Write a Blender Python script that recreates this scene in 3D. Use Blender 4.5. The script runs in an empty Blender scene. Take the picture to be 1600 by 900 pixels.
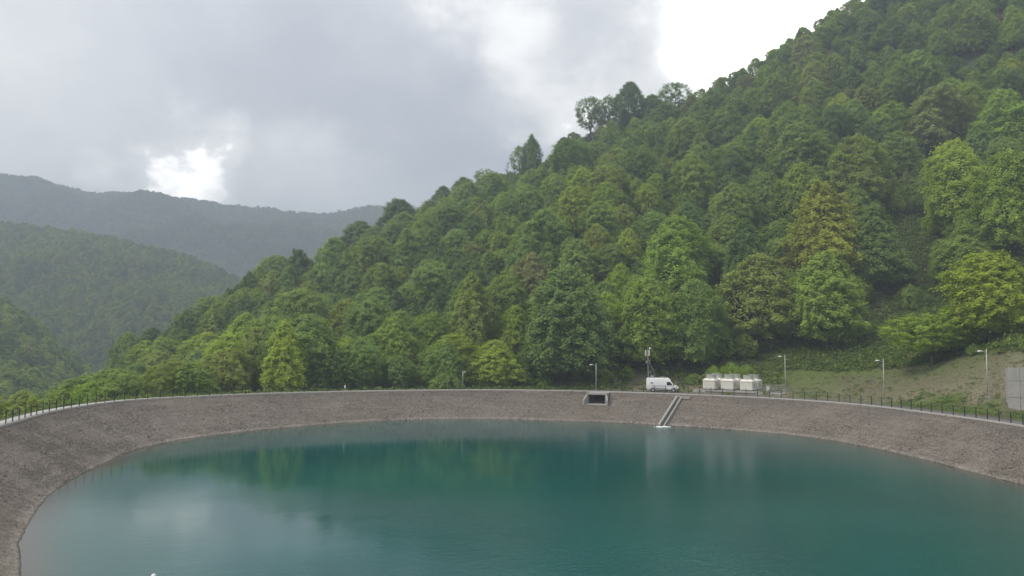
import bpy, bmesh, math, random
import numpy as np
from mathutils import Vector, Matrix, noise
sc = bpy.context.scene
COL = sc.collection
rnd = random.Random(7)
rng = np.random.default_rng(11)
PI = math.pi

# ------------------------------------------------------------------ camera
F = 1230.0                                   # focal length in photo pixels (1600 wide)
PITCH, ROLL, CAMZ = math.atan(85/1230), 0.010, 9.0
_f = Vector((0, math.cos(PITCH), math.sin(PITCH)))
_r0 = Vector((1, 0, 0)); _u0 = _r0.cross(_f)
_r = _r0*math.cos(ROLL) + _u0*math.sin(ROLL)
_u = _u0*math.cos(ROLL) - _r0*math.sin(ROLL)
cd = bpy.data.cameras.new('camera'); cam = bpy.data.objects.new('camera', cd); COL.objects.link(cam)
M = Matrix((_r, _u, -_f)).transposed().to_4x4(); M.translation = (0, 0, CAMZ)
cam.matrix_world = M
cd.sensor_width = 36; cd.lens = F/1600*36; cd.clip_start = 0.1; cd.clip_end = 20000
sc.camera = cam

# ------------------------------------------------------------------ render settings
sc.view_settings.view_transform = 'Standard'; sc.view_settings.look = 'None'
sc.view_settings.exposure = 0.95; sc.view_settings.gamma = 1.0
sc.render.engine = 'CYCLES'
cy = sc.cycles
cy.max_bounces = 7; cy.diffuse_bounces = 4; cy.glossy_bounces = 3; cy.transmission_bounces = 3
cy.transparent_max_bounces = 4; cy.volume_bounces = 0
cy.caustics_reflective = False; cy.caustics_refractive = False
cy.use_denoising = True

# ------------------------------------------------------------------ node helper
class NT:
    def __init__(s, tree): s.t = tree
    def n(s, typ, ins=None, **kw):
        nd = s.t.nodes.new(typ)
        for k, v in kw.items(): setattr(nd, k, v)
        for k, v in (ins or {}).items():
            if isinstance(v, bpy.types.NodeSocket): s.t.links.new(v, nd.inputs[k])
            else: nd.inputs[k].default_value = v
        return nd
    def link(s, a, b): s.t.links.new(a, b)
    def math(s, op, a, b=0.0, c=None, clamp=False):
        nd = s.n('ShaderNodeMath', operation=op, use_clamp=clamp)
        for i, v in enumerate((a, b) if c is None else (a, b, c)):
            if isinstance(v, bpy.types.NodeSocket): s.link(v, nd.inputs[i])
            else: nd.inputs[i].default_value = v
        return nd.outputs[0]
    def vm(s, op, a, b=None, scale=None):
        nd = s.n('ShaderNodeVectorMath', operation=op)
        for i, v in enumerate((a, b)):
            if v is None: continue
            if isinstance(v, bpy.types.NodeSocket): s.link(v, nd.inputs[i])
            else: nd.inputs[i].default_value = v
        if scale is not None:
            if isinstance(scale, bpy.types.NodeSocket): s.link(scale, nd.inputs['Scale'])
            else: nd.inputs['Scale'].default_value = scale
        return nd
    def mix(s, fac, a, b, blend='MIX'):
        nd = s.n('ShaderNodeMix', data_type='RGBA', blend_type=blend)
        for k, v in ((0, fac), (6, a), (7, b)):
            if isinstance(v, bpy.types.NodeSocket): s.link(v, nd.inputs[k])
            else: nd.inputs[k].default_value = v if k == 0 or len(v) == 4 else (*v, 1)
        return nd.outputs[2]
    def noise(s, vec, scale, detail=4, rough=.55, dist=0.0):
        ins = {'Scale': scale, 'Detail': detail, 'Roughness': rough, 'Distortion': dist}
        if vec is not None: ins['Vector'] = vec
        return s.n('ShaderNodeTexNoise', ins)
    def mapr(s, v, a, b, c=0.0, d=1.0, interp='SMOOTHSTEP'):
        return s.n('ShaderNodeMapRange', {0: v, 1: a, 2: b, 3: c, 4: d}, interpolation_type=interp).outputs[0]

# ------------------------------------------------------------------ world: overcast sky with brighter gaps
SUN_EL, SUN_AZ = math.radians(50), math.radians(-118)       # azimuth measured from +Y towards +X
w = bpy.data.worlds.new('World'); sc.world = w; w.use_nodes = True
w.node_tree.nodes.clear(); N = NT(w.node_tree)
sky = N.n('ShaderNodeTexSky', sky_type='NISHITA', sun_disc=False, sun_elevation=SUN_EL, sun_rotation=SUN_AZ)
clear = N.mix(1.0, sky.outputs[0], (.10, .10, .10), 'MULTIPLY')
tc = N.n('ShaderNodeTexCoord').outputs['Generated']
def px_dir(px, py):
    return (_f + (px-800)/F*_r - (py-450)/F*_u).normalized()
n1 = N.noise(tc, 5.5, 6, .55)
n2 = N.noise(N.vm('MULTIPLY', tc, (1, 1, 1.6)).outputs[0], 13.0, 5, .6)
wv = N.vm('SUBTRACT', n1.outputs['Color'], (.5, .5, .5)).outputs[0]
wv2 = N.vm('SUBTRACT', n2.outputs['Color'], (.5, .5, .5)).outputs[0]
wd = N.vm('ADD', tc, N.vm('SCALE', wv, scale=.22).outputs[0]).outputs[0]
wd = N.vm('ADD', wd, N.vm('SCALE', wv2, scale=.10).outputs[0]).outputs[0]
def blob(px, py, r, amp, sx=1.0, sz=1.0):
    d0 = px_dir(px, py)
    v = N.vm('SUBTRACT', wd, tuple(d0)).outputs[0]
    v = N.vm('MULTIPLY', v, (sx, 1.0, sz)).outputs[0]
    L = N.vm('LENGTH', v).outputs['Value']
    return N.math('MULTIPLY', N.mapr(L, 0.0, r, 1.0, 0.0), amp)
tot = N.math('MULTIPLY', N.math('SUBTRACT', n1.outputs['Fac'], .5), .55)
tot = N.math('ADD', tot, N.math('MULTIPLY', N.math('SUBTRACT', N.noise(wd, 2.6, 4, .5).outputs['Fac'], .5), .55))
tot = N.math('ADD', tot, N.math('MULTIPLY', N.math('SUBTRACT', N.noise(wd, 9.0, 5, .6).outputs['Fac'], .5), .34))
for b in ((460, 120, .24, -.34, .8, 1.1), (650, 190, .20, -.25, .7, 1.4), (330, 20, .20, -.12),
          (60, 130, .26, .24, .8, .8), (20, 340, .10, .10), (975, 60, .13, -.24, 1.2, .8), (900, 100, .10, -.14),
          (292, 272, .085, .52, 1.0, 1.0), (245, 302, .06, .34), (315, 245, .07, .25), (490, 268, .08, .42), (560, 280, .10, .18), (370, 290, .09, .12),
          (850, 165, .095, .55), (890, 195, .10, .45), (775, 30, .09, .38), (835, 60, .08, .40), (710, 0, .07, .50),
          (1190, 50, .26, .85), (1070, 130, .15, .45), (1230, -20, .18, .8), (1420, -80, .25, .6),
          (1000, 0, .06, -.1), (700, 285, .09, .05)):
    tot = N.math('ADD', tot, blob(*b))
c = N.n('ShaderNodeValToRGB', {0: N.mapr(tot, -.55, .95, 0, 1, 'LINEAR')})
cr = c.color_ramp
cr.elements[0].position = 0.0; cr.elements[0].color = (.40, .42, .47, 1)
cr.elements[1].position = 1.0; cr.elements[1].color = (3.0, 2.9, 2.75, 1)
for p, col in ((.22, (.53, .54, .585, 1)), (.38, (.66, .665, .69, 1)), (.56, (.84, .835, .83, 1)), (.76, (1.06, 1.05, 1.03, 1))):
    e = cr.elements.new(p); e.color = col
cov = N.math('SUBTRACT', 1.0, N.math('MULTIPLY', N.mapr(tot, .6, 1.2), .12))
skyc = N.mix(cov, clear, c.outputs[0])
bg = N.n('ShaderNodeBackground', {'Color': skyc, 'Strength': 0.80})
N.link(bg.outputs[0], N.n('ShaderNodeOutputWorld').inputs['Surface'])

sl = bpy.data.lights.new('sun', 'SUN'); sl.energy = 1.5; sl.angle = math.radians(22); sl.color = (1.0, .95, .86)
so = bpy.data.objects.new('sun', sl); COL.objects.link(so)
sd = Vector((math.sin(SUN_AZ)*math.cos(SUN_EL), math.cos(SUN_AZ)*math.cos(SUN_EL), math.sin(SUN_EL)))
so.rotation_euler = sd.to_track_quat('Z', 'Y').to_euler(); so.location = sd*500

# ------------------------------------------------------------------ materials
def mat(name, fn):
    m = bpy.data.materials.new(name); m.use_nodes = True; m.node_tree.nodes.clear()
    N = NT(m.node_tree); out = N.n('ShaderNodeOutputMaterial')
    fn(N, out); return m
def simple(name, col, rough=.6, var=.12, scale=2.0, metal=0.0, bump=.0, spec=.4, dirt=None):
    def fn(N, out):
        oc = N.n('ShaderNodeTexCoord').outputs['Object']
        nz = N.noise(oc, scale, 6, .65).outputs['Fac']
        k = N.mapr(nz, .25, .75, 1-var, 1+var, 'LINEAR')
        base = N.vm('SCALE', (*col,), scale=k).outputs[0]
        if dirt:
            st = N.noise(N.vm('MULTIPLY', oc, (3, 3, .45)).outputs[0], 1.7, 5, .7).outputs['Fac']
            base = N.mix(N.math('MULTIPLY', N.mapr(st, .48, .75), dirt[3]), base, dirt[:3])
        p = N.n('ShaderNodeBsdfPrincipled', {'Base Color': base, 'Roughness': rough, 'Metallic': metal, 'Specular IOR Level': spec})
        if bump:
            b = N.n('ShaderNodeBump', {'Strength': 1.0, 'Distance': bump, 'Height': N.noise(oc, scale*6, 4, .6).outputs['Fac']})
            N.link(b.outputs[0], p.inputs['Normal'])
        N.link(p.outputs[0], out.inputs['Surface'])
    return mat(name, fn)

def leaf_mat(name, instanced, gain=1.0):
    """foliage: tone comes from the object's colour (single trees) or a random ramp (instanced wood)"""
    def fn(N, out):
        oi = N.n('ShaderNodeObjectInfo')
        if instanced:
            r = N.n('ShaderNodeValToRGB', {0: oi.outputs['Random']})
            e = r.color_ramp.elements; e[0].color = (*TONES['dark'], 1); e[1].color = (*TONES['mid'], 1)
            for p, t in ((.3, 'deep'), (.5, 'mid'), (.68, 'olive'), (.8, 'fresh'), (.87, 'dark'), (.94, 'brown')):
                x = r.color_ramp.elements.new(p); x.color = (*TONES[t], 1)
            tone = N.vm('MULTIPLY', r.outputs[0], (gain*(1.1 if gain > 1 else 1), gain, gain*.85)).outputs[0]
        else: tone = oi.outputs['Color']
        lv = N.n('ShaderNodeAttribute', attribute_name='leaf').outputs['Fac']
        yel = N.mapr(lv, .70, 1.0, 0, .55)
        c = N.mix(yel, tone, N.vm('MULTIPLY', tone, (1.55, 1.22, .9)).outputs[0])
        c = N.vm('SCALE', c, scale=N.mapr(lv, 0, 1, .72, 1.22, 'LINEAR')).outputs[0]
        big = N.noise(N.n('ShaderNodeTexCoord').outputs['Object'], .35, 2, .5).outputs['Fac']
        c = N.vm('SCALE', c, scale=N.mapr(big, .3, .7, .86, 1.14, 'LINEAR')).outputs[0]
        d = N.n('ShaderNodeBsdfPrincipled', {'Base Color': c, 'Roughness': .7, 'Specular IOR Level': .14})
        t = N.n('ShaderNodeBsdfTranslucent', {'Color': N.vm('MULTIPLY', c, (1.25, 1.35, .6)).outputs[0]})
        m = N.n('ShaderNodeMixShader', {0: .42, 1: d.outputs[0], 2: t.outputs[0]})
        N.link(m.outputs[0], out.inputs['Surface'])
    return mat(name, fn)
TONES = dict(dark=(.165, .250, .080), deep=(.205, .305, .088), mid=(.270, .370, .092), olive=(.325, .385, .092),
             fresh=(.315, .430, .080), yellow=(.380, .470, .068), gold=(.360, .400, .074), brown=(.310, .345, .125), bare=(.1, .11, .07))
M_LEAF = leaf_mat('leaf', False); M_WOOD_LEAF = leaf_mat('woodland_leaf', True); M_WOOD_FRESH = leaf_mat('fresh_woodland_leaf', True, .88); M_WOOD_FAR = leaf_mat('far_woodland_leaf', True, .5); M_WOOD_MID = leaf_mat('valley_woodland_leaf', True, .72)
M_BARK = simple('bark', (.075, .062, .05), .9, .35, 3.0, bump=.03)
M_CONC = simple('concrete', (.36, .345, .315), .85, .14, 1.3, bump=.01, dirt=(.16, .15, .13, .55))
M_CONC_PALE = simple('pale_concrete', (.44, .425, .395), .85, .14, .8, bump=.01, dirt=(.27, .25, .22, .5))
M_DARKCONC = simple('dark_concrete', (.11, .11, .10), .7, .2, 2)  # plain darker concrete tone; paints in shade inside the culvert and tie holes
M_KERB = simple('kerb_concrete', (.36, .345, .315), .85, .2, 1.5, bump=.01, dirt=(.2, .19, .16, .5))
M_ROAD = simple('worn_asphalt', (.135, .128, .118), .9, .3, .8, bump=.01, dirt=(.22, .20, .17, .5))
M_STEEL = simple('galvanised_steel', (.50, .50, .48), .45, .1, 4, metal=.35)
M_POST = simple('dark_painted_steel', (.028, .028, .030), .5, .2, 5)
M_WHITE = simple('white_paint', (.80, .80, .78), .35, .03, 1.5, spec=.5, dirt=(.55, .53, .5, .18))
M_UNIT = simple('ivory_panel', (.68, .66, .59), .55, .07, 1.1, dirt=(.38, .35, .28, .4))
M_UNITTOP = simple('ivory_lid', (.80, .77, .69), .5, .05, 1.3, dirt=(.5, .47, .4, .3))
M_DRUM = simple('fan_drum', (.50, .50, .47), .55, .12, 2, dirt=(.22, .21, .18, .4))
M_GLASSD = simple('tinted_glass', (.012, .014, .016), .08, .05, 1, spec=.6)
M_BLACK = simple('black_plastic', (.022, .022, .024), .55, .15, 3)
M_TYRE = simple('tyre_rubber', (.02, .02, .02), .85, .2, 3)
M_GREY = simple('grey_enamel', (.27, .28, .28), .5, .1, 3)
M_CREAM = simple('cream_antenna', (.66, .64, .52), .5, .06, 2)
M_LAMPG = simple('lamp_glass', (.62, .66, .68), .2, .03, 2)
M_RED = simple('red_lens', (.4, .02, .02), .3, .05, 2)
M_FOAM = simple('foam', (.85, .88, .88), .7, .05, 3, bump=.02)
M_STONE = simple('stone', (.18, .165, .15), .9, .35, 2.5, bump=.02)

def ground_mat():
    def fn(N, out):
        pos = N.n('ShaderNodeNewGeometry').outputs['Position']
        a = N.n('ShaderNodeAttribute', attribute_name='cover').outputs['Color']
        sep = N.n('ShaderNodeSeparateColor', {0: a})
        big = N.noise(pos, .12, 5, .6).outputs['Fac']; med = N.noise(pos, .7, 6, .7).outputs['Fac']; fin = N.noise(pos, 4.5, 6, .75).outputs['Fac']
        litter = N.mix(med, (.060, .047, .030), (.10, .082, .050))
        litter = N.mix(N.mapr(big, .42, .62), litter, (.060, .095, .034))
        grass = N.mix(N.mapr(med, .3, .7), (.095, .155, .034), (.155, .195, .052))
        grass = N.mix(N.mapr(big, .48, .68), grass, (.125, .115, .055))
        soil = N.mix(N.mapr(fin, .3, .7), (.15, .12, .082), (.40, .34, .25))
        soil = N.mix(N.mapr(med, .54, .70), soil, (.150, .165, .060))
        g = N.mix(sep.outputs['Red'], litter, grass)
        g = N.mix(N.math('MULTIPLY', sep.outputs['Green'], N.mapr(big, .1, .45, .6, 1)), g, soil)
        g = N.vm('SCALE', g, scale=N.mapr(fin, .2, .8, .6, 1.35, 'LINEAR')).outputs[0]
        p = N.n('ShaderNodeBsdfPrincipled', {'Base Color': g, 'Roughness': .95, 'Specular IOR Level': .15})
        b = N.n('ShaderNodeBump', {'Strength': 1.0, 'Distance': .25, 'Height': N.math('ADD', fin, N.math('MULTIPLY', med, 2.0))})
        N.link(b.outputs[0], p.inputs['Normal']); N.link(p.outputs[0], out.inputs['Surface'])
    return mat('hill_ground', fn)
M_GROUND = ground_mat()

def slope_mat():
    def fn(N, out):
        pos = N.n('ShaderNodeNewGeometry').outputs['Position']
        z = N.n('ShaderNodeSeparateXYZ', {0: pos}).outputs['Z']
        wob = N.noise(pos, .15, 3, .5).outputs['Fac']
        zz = N.math('ADD', z, N.math('MULTIPLY', N.math('SUBTRACT', wob, .5), 1.3))
        v = N.n('ShaderNodeTexVoronoi', {'Vector': pos, 'Scale': 7.5}); st = N.n('ShaderNodeSeparateColor', {0: v.outputs['Color']}).outputs['Red']
        v2 = N.n('ShaderNodeTexVoronoi', {'Vector': pos, 'Scale': 2.6}); st2 = N.n('ShaderNodeSeparateColor', {0: v2.outputs['Color']}).outputs['Red']
        med = N.noise(N.vm('MULTIPLY', pos, (1, 1, 2.2)).outputs[0], .55, 6, .7).outputs['Fac']
        big = N.noise(pos, .06, 4, .6).outputs['Fac']
        c = N.mix(N.mapr(zz, -3.6, -.6), (.188, .163, .137), (.166, .141, .117))
        c = N.mix(N.mapr(zz, -1.3, -.1), c, (.140, .122, .106))
        c = N.mix(N.mapr(big, .45, .62), c, (.172, .146, .118), 'MIX')
        c = N.mix(N.math('MULTIPLY', N.mapr(N.math('ADD', z, N.math('MULTIPLY', N.math('SUBTRACT', wob, .5), .25)), -4.1, -4.4, 0, 1), .55), c, (.30, .27, .235))
        k = N.math('MULTIPLY', N.mapr(st, 0, 1, .68, 1.34, 'LINEAR'), N.mapr(med, .25, .75, .88, 1.12, 'LINEAR'))
        k = N.math('MULTIPLY', k, N.mapr(st2, 0, 1, .88, 1.12, 'LINEAR'))
        strat = N.noise(N.vm('MULTIPLY', pos, (.10, .10, 5.0)).outputs[0], 1.0, 4, .6).outputs['Fac']
        k = N.math('MULTIPLY', k, N.mapr(strat, .3, .7, .86, 1.12))
        stain = N.noise(N.vm('MULTIPLY', pos, (.5, .5, .12)).outputs[0], 1.0, 5, .7).outputs['Fac']
        c = N.mix(N.mapr(stain, .58, .75, 0, .35), c, (.095, .092, .078))
        wet = N.mapr(z, -4.50, -4.40, .45, 1.0)
        c = N.vm('SCALE', c, scale=N.math('MULTIPLY', k, wet)).outputs[0]
        p = N.n('ShaderNodeBsdfPrincipled', {'Base Color': c, 'Roughness': .92, 'Specular IOR Level': .2})
        h = N.math('ADD', N.math('MULTIPLY', v.outputs['Distance'], .6), N.math('MULTIPLY', med, 1.0))
        b = N.n('ShaderNodeBump', {'Strength': 1.0, 'Distance': .10, 'Height': h})
        N.link(b.outputs[0], p.inputs['Normal']); N.link(p.outputs[0], out.inputs['Surface'])
    return mat('gravel_bank', fn)
M_SLOPE = slope_mat()

def water_mat():
    def fn(N, out):
        pos = N.n('ShaderNodeNewGeometry').outputs['Position']
        dep = N.n('ShaderNodeAttribute', attribute_name='depth').outputs['Fac']
        nz = N.noise(pos, .05, 3, .5).outputs['Fac']
        body = N.mix(N.mapr(nz, .35, .65), (.001, .070, .070), (.002, .088, .084))
        body = N.mix(N.mapr(dep, 2.0, 14.0), (.022, .088, .072), body)
        body = N.mix(N.mapr(dep, 0.0, 3.5), (.085, .082, .060), body)
        # wind ripples: calm in the lee on the left and along the far bank, ruffled in the open middle and right
        x = N.n('ShaderNodeSeparateXYZ', {0: pos})
        ruf = N.noise(N.vm('MULTIPLY', pos, (1, 1.6, 1)).outputs[0], .035, 3, .5).outputs['Fac']
        t = N.math('ADD', N.math('MULTIPLY', x.outputs['X'], .020), N.math('MULTIPLY', N.math('SUBTRACT', ruf, .5), 1.6))
        yy = N.math('MULTIPLY', N.mapr(x.outputs['Y'], 62, 86, 1, 0), N.mapr(t, -.55, .05))
        r1 = N.noise(N.vm('MULTIPLY', pos, (.8, 1.15, 1)).outputs[0], 2.6, 4, .68).outputs['Fac']
        rot = N.n('ShaderNodeVectorRotate', {'Vector': pos, 'Angle': math.radians(-24)}, rotation_type='Z_AXIS').outputs[0]
        r2 = N.noise(N.vm('MULTIPLY', rot, (.22, 1.0, 1)).outputs[0], 1.5, 3, .6).outputs['Fac']
        far_r = N.math('MULTIPLY', N.math('MULTIPLY', N.mapr(x.outputs['X'], -5, 24), N.mapr(x.outputs['Y'], 70, 105, .45, 1.0)), .020)
        h = N.math('ADD', N.math('MULTIPLY', r1, N.math('ADD', far_r, N.mapr(yy, 0, 1, .0018, .030, 'LINEAR'))), N.math('MULTIPLY', r2, .0055))
        b = N.n('ShaderNodeBump', {'Strength': 1.0, 'Distance': 1.0, 'Height': h})
        p = N.n('ShaderNodeBsdfPrincipled', {'Base Color': body, 'Roughness': .065, 'IOR': 1.33, 'Specular IOR Level': .46, 'Normal': b.outputs[0]})
        N.link(p.outputs[0], out.inputs['Surface'])
    return mat('turbid_water', fn)
M_WATER = water_mat()

def far_mat():
    def fn(N, out):
        pos = N.n('ShaderNodeNewGeometry').outputs['Position']
        a = N.noise(pos, .05, 6, .7).outputs['Fac']; b = N.noise(pos, .004, 4, .6).outputs['Fac']
        c = N.mix(a, (.030, .060, .030), (.070, .110, .045)); c = N.mix(N.mapr(b, .4, .65, 0, .7), c, (.045, .055, .035))
        p = N.n('ShaderNodeBsdfPrincipled', {'Base Color': c, 'Roughness': 1.0, 'Specular IOR Level': .1})
        N.link(p.outputs[0], out.inputs['Surface'])
    return mat('forested_far_ground', fn)
M_FAR = far_mat()

# ------------------------------------------------------------------ object helpers
def tag(o, label=None, cat=None, group=None, kind=None):
    for k, v in (('label', label), ('category', cat), ('group', group), ('kind', kind)):
        if v: o[k] = v
    return o
def empty(name, loc, rz=0.0):
    o = bpy.data.objects.new(name, None); COL.objects.link(o); o.location = loc; o.rotation_euler = (0, 0, rz); o.empty_display_size = .2
    return o
class MB:
    """collects shapes into one mesh"""
    def __init__(s): s.v = []; s.f = []
    def add(s, vs, fs):
        o = len(s.v); s.v += [tuple(v) for v in vs]; s.f += [tuple(i+o for i in f) for f in fs]; return s
    def box(s, c, d, rz=0.0, tap=1.0, tapy=None):
        ty = tap if tapy is None else tapy
        vs = []
        for z in (-1, 1):
            k, ky = (tap, ty) if z > 0 else (1, 1)
            for x, y in ((-1, -1), (1, -1), (1, 1), (-1, 1)):
                X, Y = x*d[0]/2*k, y*d[1]/2*ky
                vs.append((c[0]+X*math.cos(rz)-Y*math.sin(rz), c[1]+X*math.sin(rz)+Y*math.cos(rz), c[2]+z*d[2]/2))
        return s.add(vs, [(3, 2, 1, 0), (4, 5, 6, 7), (0, 1, 5, 4), (1, 2, 6, 5), (2, 3, 7, 6), (3, 0, 4, 7)])
    def tube(s, pts, rs, n=8, caps=True):
        pts = [Vector(p) for p in pts]
        if not hasattr(rs, '__len__'): rs = [rs]*len(pts)
        vs, fs = [], []
        for i, p in enumerate(pts):
            t = (pts[min(i+1, len(pts)-1)]-pts[max(i-1, 0)]).normalized()
            a = Vector((0, 0, 1)) if abs(t.z) < .9 else Vector((1, 0, 0))
            x = t.cross(a).normalized(); y = t.cross(x)
            for k in range(n):
                an = 2*PI*k/n; vs.append(p + (x*math.cos(an)+y*math.sin(an))*rs[i])
        for i in range(len(pts)-1):
            for k in range(n):
                fs.append((i*n+k, i*n+(k+1) % n, (i+1)*n+(k+1) % n, (i+1)*n+k))
        if caps: fs += [tuple(range(n)), tuple(range((len(pts)-1)*n, len(pts)*n))[::-1]]
        return s.add(vs, fs)
    def prism(s, poly, axis_vec, base=(0, 0, 0)):
        """poly: 3d points of a planar outline, extruded along axis_vec"""
        n = len(poly); a = Vector(axis_vec); b = Vector(base)
        vs = [Vector(p)+b for p in poly]+[Vector(p)+b+a for p in poly]
        return s.add(vs, [tuple(range(n))[::-1], tuple(range(n, 2*n))]+[(i, (i+1) % n, n+(i+1) % n, n+i) for i in range(n)])
    def build(s, name, m, parent=None, loc=None, smooth=False, bevel=0.0):
        me = bpy.data.meshes.new(name); me.from_pydata(s.v, [], s.f)
        bm = bmesh.new(); bm.from_mesh(me)
        if bevel: bmesh.ops.bevel(bm, geom=list(bm.edges), offset=bevel, segments=2, affect='EDGES', clamp_overlap=True)
        bmesh.ops.recalc_face_normals(bm, faces=bm.faces); bm.to_mesh(me); bm.free()
        me.materials.append(m)
        if smooth: me.shade_smooth()
        o = bpy.data.objects.new(name, me); COL.objects.link(o)
        if parent: o.parent = parent
        if loc: o.location = loc
        return o
def dup_tree(root, loc, rz, scale=None, color=None):
    c = root.copy(); COL.objects.link(c); c.location = loc; c.rotation_euler = (0, 0, rz)
    for k in ('label', 'group', 'category'):
        if k in root: c[k] = root[k]
    if scale: c.scale = scale
    for ch in root.children:
        d = ch.copy(); COL.objects.link(d); d.parent = c
        if color: d.color = (*color, 1)
        for g in ch.children:
            e = g.copy(); COL.objects.link(e); e.parent = d
    return c
def smooth01(a, b, x):
    t = np.clip((x-a)/(b-a), 0, 1); return t*t*(3-2*t)

# ------------------------------------------------------------------ survey helpers: photo pixels <-> places
def unproj(px, py, z=0.0):
    d = _f + (px-800)/F*_r - (py-450)/F*_u
    t = (z-CAMZ)/d.z
    return Vector((0, 0, CAMZ)) + d*t
def proj(p):
    q = Vector(p)-Vector((0, 0, CAMZ)); d = q.dot(_f)
    return 800+F*q.dot(_r)/d, 450-F*q.dot(_u)/d, d

# reservoir outline (z = 0 rim, z = -4.5 water line), closed round the near side
WZ = -4.5
rim_px = [(0, 667.5), (40, 655), (100, 639.5), (200, 625.5), (300, 620), (400, 615.5), (550, 611.5), (650, 609.8), (750, 609), (880, 610.4), (1015, 614), (1105, 617.5), (1240, 624), (1350, 632.5), (1450, 645), (1600, 666)]
wat_px = [(37, 887), (36, 840), (42, 825), (62, 794), (94, 762), (125, 744), (162, 725), (215, 702), (275, 688), (400, 673), (494, 664), (600, 657.5), (744, 654.5), (880, 657.7), (1024, 664), (1105, 669), (1240, 680), (1325, 692.5), (1415, 712), (1475, 726), (1535, 743), (1600, 758)]
rim_pt = [tuple(unproj(*p)[:2]) for p in rim_px] + [(59, 76), (55, 58), (46, 40), (33, 27), (17, 19), (0, 16), (-15, 19), (-27, 28), (-38, 41), (-46, 58)]
wat_pt = [tuple(unproj(*p, z=WZ)[:2]) for p in wat_px] + [(48.5, 66), (43, 52), (34, 40), (20, 32), (4, 28), (-11, 30), (-21, 36.5)]
CX, CY = 0.0, 88.0
def polar(pts, smooth_n, nth=1440):
    a = np.array([math.atan2(p[1]-CY, p[0]-CX) for p in pts]); r = np.array([math.hypot(p[0]-CX, p[1]-CY) for p in pts])
    o = np.argsort(a); a, r = a[o], r[o]
    th = np.linspace(-PI, PI, nth, endpoint=False)
    rr = np.interp(th, np.r_[a-2*PI, a, a+2*PI], np.r_[r, r, r])
    k = np.exp(-.5*(np.arange(-60, 61)/smooth_n)**2); k /= k.sum()
    return th, np.convolve(np.r_[rr[-60:], rr, rr[:60]], k, 'valid')
TH, RIM = polar(rim_pt, 14); _, WAT = polar(wat_pt, 9)
def rim_r(th): return np.interp(th, np.r_[TH-2*PI, TH, TH+2*PI], np.r_[RIM, RIM, RIM])
def wat_r(th): return np.interp(th, np.r_[TH-2*PI, TH, TH+2*PI], np.r_[WAT, WAT, WAT])
def rim_xy(th, off=0.0):
    r = float(rim_r(th))+off; return CX+r*math.cos(th), CY+r*math.sin(th)
def rim_off(x, y):
    th = np.arctan2(y-CY, x-CX); return np.hypot(x-CX, y-CY)-rim_r(th)
def th_of(x, y): return math.atan2(y-CY, x-CX)

# ------------------------------------------------------------------ terrain height
def fbm(x, y, s, octv=4, seed=0.0):
    out = np.zeros(len(x))
    for i in range(len(x)):
        out[i] = noise.fractal(Vector((x[i]*s+seed, y[i]*s-seed, seed*.37)), 1.0, 2.0, octv, noise_basis='PERLIN_ORIGINAL')
    return out
# per bearing (photo column): (distance, height) of verge end, bank top, forest foot, mid slope, ridge, behind, far
COLS = [
 (-4500, (60, -1), (110, -5), (180, -10), (300, -5), (500, 40), (900, 10), (4000, 0)),
 (-800, (60, 0), (110, -8), (180, -25), (300, -45), (500, -55), (800, -60), (3500, -80)),
 (0, (82, 0), (110, -9), (160, -15), (220, -25), (300, -45), (500, -55), (3500, -80)),
 (120, (100, 0), (125, -7), (170, -12), (200, -13), (230, -18), (300, -45), (3500, -80)),
 (250, (118, 0), (140, -7), (170, -9), (210, -6), (250, 0), (330, -40), (3500, -80)),
 (400, (133, 0), (150, -3), (175, -1), (230, 10), (300, 23), (400, -10), (3500, -80)),
 (510, (140, 0), (155, -2), (180, 3), (240, 17), (320, 37), (420, 0), (3500, -80)),
 (610, (143, 0), (158, -1.5), (180, 5), (250, 27), (330, 52), (430, 10), (3500, -80)),
 (700, (147, 0), (160, -1), (180, 7), (250, 34), (340, 66), (450, 20), (3500, -80)),
 (830, (150, 0), (162, 0), (180, 9), (255, 46), (345, 82), (460, 30), (3500, -60)),
 (900, (151, 0), (160, .5), (178, 9), (255, 51), (350, 94), (460, 40), (3500, -60)),
 (1000, (150, 0), (160, 1.2), (175, 9), (255, 58), (350, 108), (470, 50), (3500, 0)),
 (1100, (150, 0), (160, 1.5), (175, 9), (255, 62), (345, 118), (470, 60), (3500, 0)),
 (1200, (148, 0), (156, 1.5), (175, 9), (250, 66), (340, 131), (470, 70), (3500, 0)),
 (1310, (137, 0), (147, 3), (172, 12), (245, 66), (335, 147), (470, 90), (3500, 0)),
 (1400, (126, 0), (140, 4.3), (175, 16), (240, 62), (335, 161), (470, 110), (3500, 0)),
 (1500, (112, .4), (130, 6.5), (165, 18), (235, 64), (335, 176), (470, 120), (3500, 0)),
 (1567, (105, .7), (119, 7.3), (155, 18), (230, 64), (335, 186), (470, 120), (3500, 0)),
 (1576, (108, .7), (110.2, 6.2), (150, 17), (230, 64), (335, 188), (470, 120), (3500, 0)),
 (1700, (106, .7), (108.5, 6.2), (145, 18), (225, 66), (335, 198), (470, 130), (3500, 0)),
 (2400, (60, .5), (90, 6), (130, 18), (200, 55), (320, 170), (470, 120), (3500, 0)),
 (5500, (50, .5), (90, 3), (130, 10), (200, 25), (320, 60), (470, 50), (3500, 20)),
]
_az = np.array([math.atan((c[0]-800)/F) for c in COLS])
_kd = np.array([[k[0] for k in c[1:]] for c in COLS], float); _kz = np.array([[k[1] for k in c[1:]] for c in COLS], float)
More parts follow.
